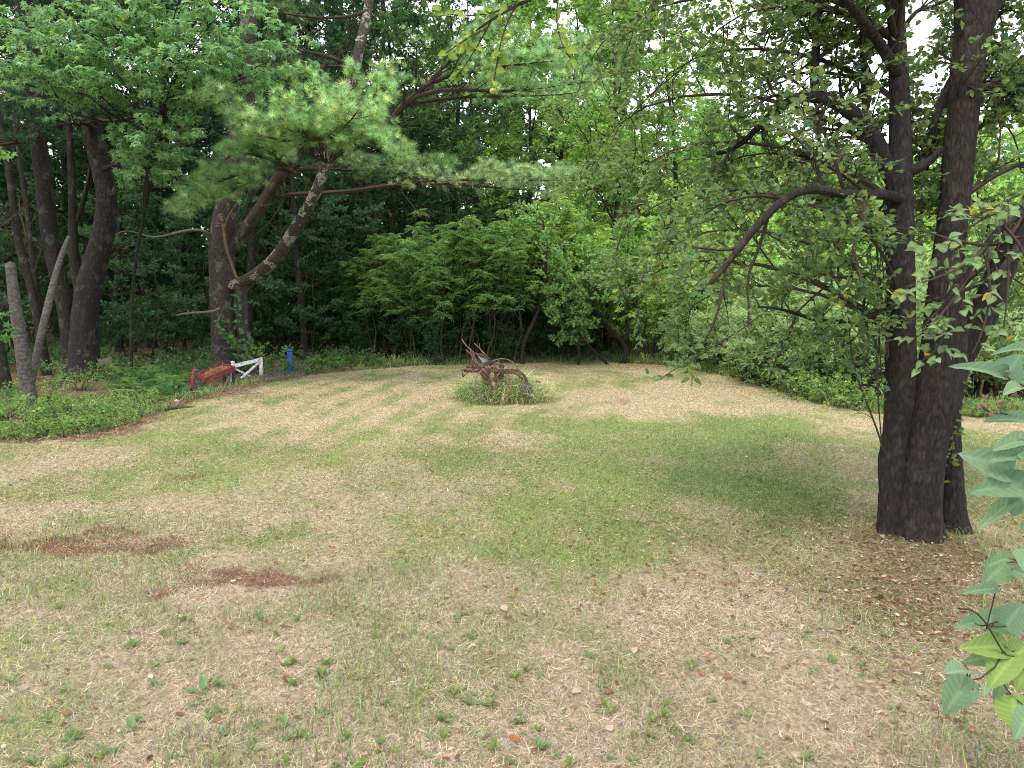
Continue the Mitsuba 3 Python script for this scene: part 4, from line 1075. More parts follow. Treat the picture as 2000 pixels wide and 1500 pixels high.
# ------------------------------------------------------------------ the three-stemmed tree at the right
def near_tree():
    rng = np.random.default_rng(65)
    key = thing('three_stemmed_tree', 'old three-stemmed tree with rough dark bark and drooping boughs, right of the lawn', 'tree')
    B = 5.94
    left = ground_limb(limb((1754, 1066, B, .140), (1748, 1010, B, .118), (1746, 960, B, .104), (1746, 905, B, .112), (1752, 850, B, .108), (1759, 750, B, .113), (1760, 660, B, .107), (1760, 590, B, .104), (1758, 500, B + .05, .105), (1756, 400, B + .1, .108), (1758, 320, B + .15, .085), (1757, 200, B + .2, .075), (1752, 80, B + .25, .066), (1748, -40, B + .3, .058), (1745, -250, B + .4, .03)))
    mid = ground_limb(limb((1790, 1082, B - .1, .168), (1792, 1030, B - .1, .148), (1798, 960, B - .1, .140), (1812, 860, B - .08, .148), (1832, 760, B - .05, .165), (1843, 680, B, .160), (1846, 600, B, .138), (1852, 500, B + .05, .112), (1864, 400, B + .1, .110), (1873, 300, B + .12, .112), (1883, 200, B + .15, .112), (1892, 110, B + .18, .120), (1900, 55, B + .2, .125), (1890, -20, B + .2, .10), (1876, -120, B + .2, .08), (1860, -350, B + .2, .04)))
    right = ground_limb(limb((1861, 1062, B + .06, .118), (1858, 1000, B + .06, .098), (1857, 930, B + .06, .088), (1855, 860, B + .06, .080), (1856, 760, B + .06, .095), (1878, 690, B + .05, .105), (1918, 620, B, .105), (1950, 540, B, .098), (1985, 460, B, .09), (2030, 370, B + .05, .08), (2090, 240, B + .1, .06), (2150, 60, B + .2, .035)))
    for p, lab, sd in ((left, 'left stem of the tree, knobbed low on its side', 31), (mid, 'thick dark middle stem that forks at the top of the picture', 32), (right, 'short right stem that bends away to the right', 33)):
        part(key, 'trunk', bark_ply([p], 'bark_near', sides=110, step=.022, rough=.065, fissure=.009, flare=.32, seed=sd), label=lab)
    fork = limb((1905, 70, B + .2, .10), (1930, 10, B + .2, .085), (1958, -90, B + .22, .07), (1990, -300, B + .3, .035))
    big = [fork,
           limb((1760, 392, B + .05, .044), (1700, 380, B - .3, .034), (1640, 378, B - .55, .031), (1560, 375, B - .8, .028), (1500, 418, B - .9, .026), (1440, 490, B - 1., .022), (1395, 545, B - 1.05, .017), (1370, 572, B - 1.1, .012)),
           limb((1758, 360, B + .15, .085), (1722, 300, B + .2, .068), (1690, 245, B + .25, .060), (1640, 205, B + .3, .054), (1585, 188, B + .35, .050), (1540, 200, B + .4, .04), (1480, 250, B + .45, .028), (1400, 300, B + .5, .016)),
           limb((1590, 190, B + .35, .035), (1592, 120, B + .35, .033), (1596, 40, B + .4, .028), (1600, -80, B + .4, .02)),
           limb((1800, 330, B + .3, .05), (1818, 270, B + .35, .045), (1845, 190, B + .4, .04), (1880, 120, B + .5, .03), (1960, 20, B + .6, .015)),
           limb((1690, 240, B + .25, .028), (1688, 160, B + .3, .025), (1685, 60, B + .3, .02), (1690, -60, B + .3, .012)),
           limb((1758, 340, B + .15, .05), (1790, 330, B + .1, .04), (1840, 290, B, .02)),
           limb((1880, 170, B + .15, .045), (1930, 175, B + .2, .038), (2000, 180, B + .3, .03), (2080, 190, B + .4, .015)),
           limb((1760, 590, B, .022), (1680, 622, B - .15, .020), (1620, 628, B - .2, .018), (1560, 614, B - .3, .014), (1480, 600, B - .4, .008)),
           limb((1757, 150, B + .2, .05), (1700, 60, B, .035), (1600, -40, B - .3, .025), (1450, -80, B - .6, .018), (1300, -60, B - .8, .014), (1150, -40, B - 1., .012), (1010, 10, B - 1.1, .009), (930, 60, B - 1.15, .005)),
           limb((2005, 400, B, .03), (1960, 440, B - .5, .024), (1925, 480, B - .8, .018), (1870, 560, B - 1.0, .010), (1800, 640, B - 1.05, .005)),
           limb((1985, 470, B, .03), (1960, 520, B - .5, .022), (1900, 560, B - .8, .014), (1800, 590, B - 1.0, .006))]
    for i, p in enumerate(big):
        part(key, 'limb', bark_ply([p], 'bark_near', sides=24 if i else 48, step=.04, rough=.10, fissure=.004, seed=40 + i))
    # the crown: limbs in all directions, drooping at their ends
    rows = []
    for (a, b, D) in [(1400, 330, 6.6), (1300, 150, 7.), (1250, 330, 6.8), (1320, 480, 6.2), (1450, 200, 7.4), (1400, 60, 6.4), (1270, 10, 6.6), (1500, 60, 7.2), (1560, 480, 7.2), (1350, 600, 7.), (1200, 250, 7.4), (1450, 420, 7.6), (1650, 460, 5.2),
                      (1170, 90, 7.4), (1550, 330, 7.6), (1240, 560, 7.6), (1960, 60, 6.9), (1990, 300, 7.2), (1930, 620, 7.2), (2100, 500, 6.8), (2060, 150, 6.), (1380, -120, 6.), (1600, -160, 5.), (1250, -160, 7.2), (1800, -200, 5.), (1950, -220, 6.6), (1500, -260, 7), (2120, -100, 6.2), (2200, 350, 6.4), (1250, 420, 6.4), (1830, 230, 6.6), (1800, 420, 6.7), (1960, 180, 7.), (1930, 420, 7.2), (1690, 330, 7.), (1850, 60, 7.2)]:
        e = at(a, b, D)
        src = left if a < 1860 else mid
        j = np.argmin(np.abs(src[:, 2] - np.clip(e[2] - .3, 1.6, 5.2)))
        s = src[j, :3]
        ln = np.linalg.norm(e - s)
        mid_ = s * .5 + e * .5 + [0, 0, .16 * ln]
        rows.append(np.array([[*s, .010 + .008 * ln], [*(s * .75 + e * .25 + [0, 0, .12 * ln]), .008 + .006 * ln], [*mid_, .006 + .004 * ln], [*e, .005], [*(e + (e - mid_) * .15 + [0, 0, -.08 * ln]), .003]]))
    P0, R0, ln0 = lines(rows)
    Pb, Rb, lnb = lines([b for b in big[1:4] + big[4:6] + big[7:9]])
    br, m = Mesh(), Mesh()
    add_tubes(br, P0, R0, 6)
    P0, R0, ln0 = np.vstack([P0, Pb]), np.vstack([R0, np.minimum(Rb, .03)]), np.concatenate([ln0, lnb])
    p, d, l, r = sprout(rng, P0, R0, ln0, 9, .18, 1, (30, 75), (.22, .42), .55, .2, .05)
    P1, R1 = grow(rng, p, d, np.clip(l, .35, 1.2), np.maximum(r, .005), 7, .2, .0)
    add_tubes(br, P1, R1, 4)
    p, d, l, r = sprout(rng, P1, R1, np.clip(l, .35, 1.2), 7, .15, 1, (35, 75), (.3, .6), .6, .2, .02)
    P2, R2 = grow(rng, p, d, np.maximum(l, .15), np.maximum(r, .0032), 5, .25, -.02)
    add_tubes(br, P2, R2, 3)
    spread_leaves(rng, m, P2, 15, .055, .036, (.225, .305, .092), 'oval', t0=.1, up=.72, var=.22, warm=.16)
    # suckers up the left side of the stems
    sk = []
    for a in (1716, 1722, 1730, 1726, 1712, 1735):
        b0 = rng.uniform(640, 820)
        sk.append(limb((a + rng.uniform(-4, 10), b0, B - .1, .006), (a - 4, b0 - 90, B - .12, .005), (a - 8 + rng.uniform(-20, 10), b0 - 260, B - .15, .003)))
    sk += [limb((1725, 880, B - .05, .008), (1690, 780, B - .2, .007), (1665, 700, B - .3, .006), (1660, 620, B - .35, .004)), limb((1722, 860, B - .05, .006), (1716, 780, B - .1, .005), (1720, 600, B - .1, .004))]
    sk += [limb((1500, 604, B - .38, .006), (1430, 655, B - .4, .005), (1350, 702, B - .4, .004), (1288, 742, B - .4, .003)), limb((1600, 640, B - .2, .006), (1560, 690, B - .3, .005), (1520, 720, B - .35, .003))]
    Ps, Rs, ls = lines(sk)
    add_tubes(br, Ps, Rs, 5)
    p, d, l, r = sprout(rng, Ps, Rs, ls, 8, .3, 1, (30, 60), (.08, .2), .6)
    P3, R3 = grow(rng, p, d, l, r, 4, .15)
    add_tubes(br, P3, R3, 3)
    spread_leaves(rng, m, P3, 4, .055, .036, (.19, .29, .10), 'oval', up=.6)
    part(key, 'branches', br.ply('twig_material', color=False), kind='stuff')
    part(key, 'crown', m.ply('leaf_material'), kind='stuff')
    vk = thing('climbing_vine', 'thin ragged vine in the cleft between the two right stems of the three-stemmed tree', 'vine')
    vs, vl = Mesh(), Mesh()
    Pv, Rv, lv = lines([limb((1838, 1050, B - .12, .005), (1836, 960, B - .10, .005), (1850, 880, B - .10, .004), (1862, 800, B - .12, .003)), limb((1850, 880, B - .10, .004), (1866, 850, B - .16, .003), (1880, 800, B - .16, .002)), limb((1840, 940, B - .10, .004), (1856, 900, B - .16, .003), (1862, 850, B - .18, .002)), limb((1858, 830, B - .1, .004), (1880, 780, B - .15, .003), (1890, 740, B - .15, .002))])
    add_tubes(vs, Pv, Rv, 5)
    spread_leaves(rng, vl, Pv, 16, .05, .035, (.22, .28, .07), 'oval', t0=.3, up=.3, droop=.3, warm=.15)
    part(vk, 'stems', vs.ply('twig_material', color=False))
    part(vk, 'foliage', vl.ply('leaf_material'), kind='stuff')
    # the front spray whose leaves can be told apart, and the yellow tip that hangs into the top
    br2 = Mesh()
    fr = [limb((2005, 400, B, .02), (1925, 478, B - .8, .016), (1870, 470, B - 1., .008), (1800, 450, B - 1.1, .004)), limb((1925, 478, B - .8, .012), (1860, 530, B - 1.05, .008), (1770, 560, B - 1.1, .004)), limb((1900, 520, B - .9, .010), (1850, 600, B - 1.05, .008), (1790, 660, B - 1.1, .004)), limb((1925, 500, B - .8, .012), (1930, 600, B - .95, .007), (1900, 690, B - 1., .004)),
          limb((1960, 450, B - .6, .012), (1970, 540, B - .9, .008), (1960, 640, B - .95, .004)), limb((1985, 420, B - .5, .012), (1900, 440, B - .9, .007), (1830, 500, B - 1., .004)), limb((1850, 600, B - 1.05, .006), (1830, 680, B - 1.1, .004), (1800, 705, B - 1.12, .003)), limb((1990, 380, B - .4, .01), (1950, 400, B - .7, .006), (1890, 430, B - .9, .004)), limb((1960, 440, B - .6, .012), (2010, 520, B - .8, .007), (2010, 640, B - .9, .004))]
    Pf, Rf, lf = lines(fr)
    add_tubes(br2, Pf, Rf, 6)
    p, d, l, r = sprout(rng, Pf, Rf, lf, 7, .25, 1, (30, 70), (.16, .34), .6, .5, 0)
    P4, R4 = grow(rng, p, d, np.clip(l, .08, .28), np.maximum(r, .0025), 4, .2)
    add_tubes(br2, P4, R4, 3)
    tmp = Mesh()
    C, D, N = spread_leaves(rng, tmp, P4, 7, .062, .04, (1, 1, 1), 'oval', t0=.2, up=.8)
    N = unit(N + [0, -.35, .1])
    greens = [leaf_shape(i, c) for i, c in enumerate([(.235, .355, .175), (.215, .335, .160), (.250, .380, .155), (.195, .310, .145)])]
    yellow = leaf_shape(9, (.55, .36, .06))
    seen = C[:, 0] / C[:, 1] * F < 985
    pick = rng.permutation(np.where(seen)[0])[:225]
    for q, i in enumerate(pick):
        L = rng.uniform(.055, .085)
        part(key, 'leaf', {**(yellow if q % 40 == 7 else greens[q % 4]), 'to_world': leaf_place(C[i], D[i], N[i], L, L * rng.uniform(.72, .9))})
    tip = [big[9][-4:], limb((1010, 10, B - 1.1, .007), (985, 60, B - 1.12, .005), (968, 140, B - 1.15, .004), (963, 168, B - 1.15, .003)), limb((960, 40, B - 1.12, .006), (920, 110, B - 1.15, .004), (885, 160, B - 1.2, .003)), limb((1000, 10, B - 1.1, .006), (900, 30, B - 1.2, .004), (845, 20, B - 1.25, .003)), limb((1100, -30, B - 1.05, .006), (1090, 60, B - 1.2, .004), (1120, 125, B - 1.3, .003)), limb((940, 60, B - 1.15, .006), (905, 80, B - 1.2, .004), (870, 105, B - 1.2, .003))]
    Pt, Rt, lt = lines(tip)
    add_tubes(br2, Pt, Rt, 5)
    tm = Mesh()
    C, D, N = spread_leaves(rng, tm, Pt, 13, .07, .05, (1, 1, 1), 'oval', t0=.3, up=.5)
    lime = [leaf_shape(20 + i, c) for i, c in enumerate([(.23, .34, .07), (.19, .31, .08), (.29, .37, .08)])]
    for q in range(len(C)):
        L = rng.uniform(.05, .085)
        if q < 72:
            part(key, 'leaf', {**lime[q % 3], 'to_world': leaf_place(C[q], D[q], N[q], L, L * .75)})
    part(key, 'twigs', br2.ply('twig_material', color=False), kind='stuff')
    ap = trimesh.creation.icosphere(3, 1.0)
    v = ap.vertices.copy()
    v[:, 2] *= .9 - .35 * np.exp(-(v[:, 0] ** 2 + v[:, 1] ** 2) / .08)
    am = Mesh()
    am.add(v * .021, ap.faces, (.26, .34, .07))
    aply = am.ply('fruit_skin', smooth=True)
    for a, b, D in ((963, 178, B - 1.15), (992, 72, B - 1.11), (932, 62, B - 1.13)):
        part(key, 'fruit', {**aply, 'to_world': T().translate([*at(a, b, D)])})


scene['fruit_skin'] = {'type': 'principled', 'base_color': vc, 'roughness': .35}
near_tree()


# ------------------------------------------------------------------ crooked small tree behind the lawn, right of the plough
def crooked():
    rng = np.random.default_rng(66)
    key = thing('crooked_small_tree', 'crooked small tree with dark forking stems at the far lawn edge, right of the plough', 'tree')
    D = 20.0
    stems = [ground_limb(limb((1022, 692, D, .055), (1032, 650, D, .048), (1050, 610, D, .045), (1062, 560, D, .04), (1066, 500, D, .03), (1060, 430, D, .02))),
             ground_limb(limb((1212, 690, D, .07), (1216, 668, D, .06), (1185, 640, D, .045), (1155, 605, D, .05), (1130, 580, D, .04), (1100, 540, D, .025))), limb((1216, 668, D, .065), (1226, 640, D, .055), (1218, 610, D, .045), (1212, 560, D, .035), (1230, 480, D, .02)),
             limb((1205, 655, D, .04), (1175, 620, D - .2, .032), (1150, 560, D - .3, .025), (1180, 500, D - .4, .012)), ground_limb(limb((1128, 686, D - .3, .045), (1118, 640, D - .3, .04), (1100, 605, D - .3, .032), (1080, 560, D - .3, .02))),
             ground_limb(limb((1190, 695, D - .2, .035), (1150, 675, D - .3, .03), (1130, 650, D - .3, .025), (1120, 610, D - .3, .015))), ground_limb(limb((1342, 700, D - 1, .035), (1352, 660, D - 1, .03), (1362, 600, D - 1, .035), (1350, 520, D - 1, .02)))]
    for p in stems:
        part(key, 'stem', bark_ply([p], 'bark_near', sides=14, step=.06, rough=.12, seed=50 + len(p)))
    P, R, ln = lines(stems)
    br, m = Mesh(), Mesh()
    p, d, l, r = sprout(rng, P, R, ln, 12, .40, 1, (30, 70), (.25, .5), .5, .3, .1)
    P1, R1 = grow(rng, p, d, l, np.maximum(r, .008), 7, .2, .02)
    add_tubes(br, P1, R1, 4)
    p, d, l, r = sprout(rng, P1, R1, l, 6, .2, 1, (30, 70), (.35, .6), .6, .4, 0)
    P2, R2 = grow(rng, p, d, np.maximum(l, .2), np.maximum(r, .004), 5, .2, 0)
    add_tubes(br, P2, R2, 3)
    spread_leaves(rng, m, P2, 22, .10, .065, (.31, .49, .135), 'diamond', up=.75)
    part(key, 'branches', br.ply('twig_material', color=False), kind='stuff')
    part(key, 'crown', m.ply('leaf_material'), kind='stuff')


crooked()


# ------------------------------------------------------------------ lilac at the right edge, close to the camera
def lilac():
    rng = np.random.default_rng(67)
    key = thing('lilac_bush', 'lilac branches with big smooth heart-shaped leaves coming in at the right edge', 'shrub')
    K = 1.875
    rows = [(300, 160, 122, 105, 42), (318, 150, 315, 70, 80), (365, 205, 262, 188, 45), (340, 130, 378, 185, 60), (385, 60, 278, 62, 26), (380, 325, 240, 300, 42), (390, 395, 268, 402, 50), (325, 500, 182, 450, 85), (390, 430, 250, 452, 55), (380, 555, 208, 572, 75), (345, 610, 200, 688, 42), (385, 530, 275, 505, 60), (380, 600, 330, 655, 70),
            (318, 828, 222, 825, 34), (308, 838, 245, 918, 75), (390, 800, 342, 850, 60), (272, 938, 170, 945, 34), (330, 868, 392, 890, 34), (238, 1085, 235, 1003, 80), (195, 1065, 105, 1040, 42), (305, 1150, 152, 1135, 72), (310, 1075, 352, 1000, 85), (300, 1180, 165, 1190, 60), (176, 1250, 62, 1188, 62), (160, 1290, 78, 1250, 48), (170, 1270, 92, 1388, 80),
            (340, 1185, 252, 1290, 85), (300, 1285, 250, 1332, 34), (392, 1150, 305, 1165, 80), (330, 1335, 335, 1458, 95), (385, 1225, 352, 1300, 60), (390, 1010, 318, 1050, 70), (262, 1070, 335, 1080, 50), (190, 1280, 150, 1300, 34), (230, 1295, 205, 1300, 28), (400, 1380, 345, 1480, 60), (410, 100, 355, 110, 60), (400, 270, 370, 250, 50), (410, 700, 380, 760, 60), (400, 480, 360, 440, 60)]
    col = [leaf_shape(60 + i, c, heart=.7, n=26) for i, c in enumerate([(.205, .330, .200), (.190, .310, .190), (.230, .360, .200), (.215, .345, .215)])]
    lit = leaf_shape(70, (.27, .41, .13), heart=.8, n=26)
    st = Mesh()
    nodes = [(395, 150), (392, 330), (400, 560), (395, 830), (300, 1170), (180, 1275), (335, 1330), (240, 1070)]
    W = lambda cx, cy, D: at(1800 + cx / K, 650 + cy / K, D)
    for i, (a, b, c, d, w) in enumerate(rows):
        D = 2.05 + rng.uniform(-.12, .12)
        p, q = W(a, b, D), W(c, d, D - .03)
        ax = q - p
        L = np.linalg.norm(ax)
        view = unit(np.array([0, 0, CAM_H]) - p)
        wid = w / K / F * D * 1.5
        N = unit(view * .95 + np.array([0, 0, .45]) + rng.normal(0, .16, 3))
        D3 = unit(ax + np.array([0, -1, 0]) * rng.uniform(-.01, .05))
        part(key, 'leaf', {**(lit if i in (20, 26, 28, 29, 30) else col[i % 4]), 'to_world': leaf_place(p, D3, N, L * 1.05, wid)})
        j = int(np.argmin([math.hypot(a - x, b - y) for x, y in nodes]))
        e = W(*nodes[j], 2.08)
        rod(st, [p, p * .5 + e * .5 + [0, 0, -.004], e], .0016, 5)
    stem = [[W(560, 330, 2.3), W(450, 320, 2.15), W(392, 330, 2.08), W(330, 300, 2.05), W(255, 292, 2.02), W(215, 270, 2.)], [W(600, 700, 2.4), W(470, 600, 2.2), W(400, 560, 2.08), W(360, 540, 2.05)], [W(560, 60, 2.3), W(450, 140, 2.15), W(395, 150, 2.08), W(318, 145, 2.05)], [W(620, 1000, 2.4), W(480, 860, 2.2), W(395, 830, 2.08), W(310, 832, 2.05)],
            [W(640, 1400, 2.4), W(480, 1250, 2.2), W(300, 1170, 2.08), W(240, 1070, 2.05), W(135, 1010, 2.0)], [W(300, 1170, 2.08), W(240, 1250, 2.06), W(180, 1275, 2.04), W(160, 1220, 2.02)], [W(480, 1250, 2.2), W(400, 1320, 2.1), W(335, 1330, 2.06)]]
    for s in stem:
        rod(st, s, .0024, 7)
    foot = [np.array([*(gp(2250, 1300)[:2]), -.05])]
    for a, b, D in ((600, 700, 2.4), (640, 1400, 2.4), (560, 330, 2.3), (560, 60, 2.3), (620, 1000, 2.4)):
        e = W(a, b, D)
        rod(st, [foot[0] + rng.normal(0, .02, 3) * [1, 1, 0], foot[0] * .5 + e * .5 + [.1, .05, .1], e], .004, 8)
    part(key, 'stems', st.ply('twig_material', color=False))
    # the rest of the bush, to the right of the view
    rest = Mesh()
    n = 150
    C = np.array([W(a_, b_, d_) for a_, b_, d_ in zip(rng.uniform(450, 760, n), rng.uniform(-150, 1500, n), rng.uniform(2.15, 2.7, n))])
    D = unit(rng.normal(0, 1, (n, 3)) * [1, 1, .4] + [-.5, -.4, -.2])
    s_ = rng.uniform(.07, .12, n)
    add_leaves(rest, C, D, unit(rng.normal(0, .4, (n, 3)) + [-.2, -.5, .8]), s_, s_ * .7, tint(rng, n, (.21, .34, .20), .12, .06), 'oval')
    part(key, 'foliage', rest.ply('leaf_material'), kind='stuff')
    fl = Mesh()
    for cx, cy in ((215, 268), (240, 262), (252, 292), (275, 285), (285, 262), (300, 258), (232, 240), (165, 1225), (155, 1215), (318, 150), (178, 1300)):
        for _ in range(5):
            s = trimesh.creation.icosphere(1, rng.uniform(.002, .0036))
            s.apply_scale([1, 1, 1.7])
            fl.add(s.vertices + W(cx + rng.uniform(-9, 9), cy + rng.uniform(-9, 9), 2.0), s.faces, (.25, .17, .14))
    part(key, 'dry_flower_heads', fl.ply('grass_material', smooth=True), kind='stuff')


lilac()
# ------------------------------------------------------------------ the rusty horse plough
def plough():
    key = thing('rusty_plough', 'rusty two-wheeled horse-drawn plough standing in a tuft of tall grass', 'plough')
    D0 = 13.4
    Q = lambda cx, cy, dy=0.: at(840 + cx / 6.667, 620 + cy / 6.667, D0 + dy)

    def bars(name, items, mat, **lab):
        m = Mesh()
        for it in items:
            if it[0] == 'p':
                plank(m, it[1], it[2], it[3], it[4], bevel=.006)
            else:
                rod(m, it[1], it[2], 10)
        return part(key, name, m.ply(mat, smooth=35, color=False), **lab)

    def strip(name, line, w, t, mat, **lab):
        """A flat bar bent along a line, standing on edge."""
        P, _ = spline(np.c_[np.array(line), np.full(len(line), .01)], .03)
        tg = unit(np.gradient(P, axis=0))
        side = unit(np.cross(tg, [0, 1., 0]))
        side[side[:, 2] < 0] *= -1
        yv = np.array([0, 1., 0])
        ring = np.stack([P + side * w / 2 - yv * t / 2, P + side * w / 2 + yv * t / 2, P - side * w / 2 + yv * t / 2, P - side * w / 2 - yv * t / 2], 1)
        k = len(P)
        i, j = np.meshgrid(np.arange(k - 1), np.arange(4), indexing='ij')
        q = np.stack([i * 4 + j, i * 4 + (j + 1) % 4, (i + 1) * 4 + (j + 1) % 4, (i + 1) * 4 + j], -1).reshape(-1, 4)
        f = np.vstack([q[:, [0, 1, 2]], q[:, [0, 2, 3]], [[0, 1, 2], [0, 2, 3]], [[(k - 1) * 4, (k - 1) * 4 + 2, (k - 1) * 4 + 1], [(k - 1) * 4, (k - 1) * 4 + 3, (k - 1) * 4 + 2]]])
        m = Mesh()
        m.add(ring.reshape(-1, 3), f)
        return part(key, name, m.ply(mat, color=False), **lab)

    strip('beam', [Q(440, 692, -.05), Q(650, 702, -.05), Q(850, 695, -.05), Q(1010, 688, -.05), Q(1130, 698, -.05), Q(1205, 740, -.05), Q(1245, 800, -.05), Q(1255, 850, -.05)], .050, .035, 'rust', label='main beam bending down at its right end')
    strip('beam', [Q(900, 712, .22), Q(1010, 718, .22), Q(1110, 732, .22), Q(1180, 775, .22), Q(1220, 840, .22)], .042, .032, 'rust')
    strip('beam', [Q(470, 650, .30), Q(600, 655, .30), Q(760, 668, .28), Q(920, 690, .25)], .042, .035, 'rust')
    bars('clevis', [('r', [Q(425, 680, -.08), Q(418, 720, -.08), Q(428, 778, -.08)], .010), ('r', [Q(428, 778, -.08), Q(460, 745, -.08), Q(495, 712, -.08)], .008), ('r', [Q(418, 690, -.08), Q(445, 676, -.08), Q(490, 690, -.08)], .010), ('r', [Q(428, 735, -.1), Q(440, 740, -.1), Q(440, 760, -.1)], .012)], 'rust')
    bars('frame', [('p', Q(545, 480, .02), Q(640, 660, -.02), .06, .03), ('p', Q(620, 610, -.03), Q(740, 830, -.05), .085, .05), ('p', Q(690, 640, .12), Q(800, 860, .10), .06, .04), ('p', Q(560, 560, .15), Q(560, 690, .15), .05, .03), ('p', Q(640, 700, .1), Q(790, 700, .1), .09, .06), ('p', Q(780, 610, .1), Q(900, 720, .1), .07, .05), ('p', Q(860, 700, .1), Q(850, 830, .1), .05, .05), ('p', Q(700, 800, 0.), Q(880, 830, 0.), .04, .04),
                   ('p', Q(760, 560, .1), Q(830, 640, .1), .05, .03), ('p', Q(540, 455, .0), Q(720, 520, .1), .04, .02), ('p', Q(880, 780, .12), Q(1010, 700, .12), .03, .03)], 'rust')
    bars('lever', [('r', [Q(415, 285, .1), Q(470, 365, .08), Q(535, 425, .05), Q(600, 480, .05)], .009), ('r', [Q(530, 400, .05), Q(530, 470, .05)], .008)], 'pale_rust')
    bars('lever', [('r', [Q(462, 415, -.05), Q(500, 455, -.03), Q(545, 495, 0.)], .009), ('r', [Q(545, 540, -.05), Q(700, 690, -.1), Q(840, 870, -.16)], .009)], 'pale_rust')
    bars('lever', [('r', [Q(575, 335, .18), Q(660, 420, .16), Q(770, 535, .12)], .009), ('r', [Q(640, 335, .2), Q(650, 400, .2), Q(690, 470, .18)], .007)], 'pale_rust')
    bars('lever', [('r', [Q(770, 670, -.05), Q(850, 605, -.05), Q(900, 590, -.03)], .011), ('r', [Q(885, 535, 0), Q(880, 600, 0), Q(835, 650, 0), Q(862, 750, 0)], .010), ('r', [Q(740, 640, 0), Q(775, 770, -.02)], .009), ('r', [Q(940, 600, .1), Q(900, 660, .1)], .012)], 'pale_rust')
    # seat: a bent sheet
    m = Mesh()
    a, b = np.meshgrid(np.linspace(0, 1, 9), np.linspace(-1, 1, 9), indexing='ij')
    o, ux, uz = Q(600, 470, .06), Q(690, 610, .06) - Q(600, 470, .06), Q(700, 500, .10) - Q(600, 500, .06)
    g = o + a[..., None] * ux + (b[..., None] * .5 + .5) * uz + (np.abs(b) ** 2 * .05 * (1 - .4 * a))[..., None] * np.array([0, -1, .3])
    n = 9
    i, j = np.meshgrid(np.arange(n - 1), np.arange(n - 1), indexing='ij')
    q = (i * n + j).ravel()
    q = np.stack([q, q + n, q + n + 1, q + 1], 1)
    f = np.vstack([q[:, [0, 1, 2]], q[:, [0, 2, 3]]])
    back = g + np.array([0, .006, -.004])
    m.add(g.reshape(-1, 3), f)
    m.add(back.reshape(-1, 3), f[:, ::-1])
    part(key, 'seat', m.ply('grey_metal', smooth=True, color=False), label='bent grey sheet-metal seat with rust showing through')
    m = Mesh()
    for cx, cy, dy, r, s in ((730, 605, .0, .045, (1, .6, .8)), (780, 580, .08, .04, (1, 1, .8)), (840, 590, .1, .04, (1.2, 1, .7)), (930, 640, .12, .05, (.9, 1, .9)), (925, 770, .15, .05, (1, 1, 1))):
        ico = trimesh.creation.cylinder(r, r * 1.4, sections=16)
        ico.apply_transform(trimesh.transformations.rotation_matrix(math.pi / 2, [1, .2, 0]))
        m.add(ico.vertices * s + Q(cx, cy, dy), ico.faces)
    part(key, 'gear', m.ply('dark_iron', smooth=35, color=False), kind='stuff')

    def wheel(cx, cy, dy, r, yaw, spokes):
        c = Q(cx, cy, dy)
        ax = unit(np.array([math.sin(yaw), -math.cos(yaw), .12]))
        u = unit(np.cross(ax, [0, 0, 1.]))
        w = np.cross(u, ax)
        wk = part(key, 'wheel', None)
        del scene[wk]
        t = np.linspace(0, 2 * np.pi, 65)
        ring = lambda rr, d: c + rr * (np.cos(t)[:, None] * u + np.sin(t)[:, None] * w) + d * ax
        A, B_, C_, E = ring(r, -.019), ring(r, .019), ring(r - .015, .019), ring(r - .015, -.019)
        v = np.stack([A, B_, C_, E], 1)
        i, j = np.meshgrid(np.arange(64), np.arange(4), indexing='ij')
        q = np.stack([i * 4 + j, i * 4 + (j + 1) % 4, (i + 1) * 4 + (j + 1) % 4, (i + 1) * 4 + j], -1).reshape(-1, 4)
        m = Mesh()
        m.add(v.reshape(-1, 3), np.vstack([q[:, [0, 1, 2]], q[:, [0, 2, 3]]]))
        part(wk, 'rim', m.ply('pale_rust', smooth=40, color=False))
        for s in range(spokes):
            a = 2 * np.pi * s / spokes + .2
            m = Mesh()
            rod(m, [c + ax * .02 * (-1) ** s, c + (r - .008) * (math.cos(a) * u + math.sin(a) * w)], .0055, 6)
            part(wk, 'spoke', m.ply('pale_rust', smooth=40, color=False))
        hub = trimesh.creation.cylinder(.035, .13, sections=20)
        hub.apply_transform(trimesh.geometry.align_vectors([0, 0, 1], ax))
        m = Mesh()
        m.add(hub.vertices + c, hub.faces)
        part(wk, 'hub', m.ply('grey_metal', smooth=40, color=False))
    wheel(822, 868, -.22, .318, .18, 10)
    wheel(935, 778, .45, .345, .22, 10)
    m = Mesh()
    th = np.linspace(0, 2 * np.pi, 33)[:-1]
    c = Q(1268, 955, -.12)
    ax = unit(np.array([.55, -.8, .25]))
    u = unit(np.cross(ax, [0, 0, 1.]))
    w = np.cross(u, ax)
    rings = [c + ax * h + r * (np.cos(th)[:, None] * u + np.sin(th)[:, None] * w) for r, h in ((.025, .03), (.08, .022), (.145, .0), (.150, -.01), (.08, .008), (.02, .012))]
    v = np.vstack(rings)
    i, j = np.meshgrid(np.arange(5), np.arange(32), indexing='ij')
    q = np.stack([i * 32 + j, i * 32 + (j + 1) % 32, (i + 1) * 32 + (j + 1) % 32, (i + 1) * 32 + j], -1).reshape(-1, 4)
    m.add(v, np.vstack([q[:, [0, 1, 2]], q[:, [0, 2, 3]]]))
    part(key, 'coulter_disc', m.ply('dark_iron', smooth=40, color=False), label='dark dished disc half buried in the grass')
    bars('bracket', [('p', Q(1250, 840, -.05), Q(1262, 940, -.11), .05, .03), ('p', Q(1215, 835, .2), Q(1260, 900, .05), .04, .03), ('p', Q(1380, 828, .3), Q(1440, 845, .3), .03, .02)], 'rust')


plough()


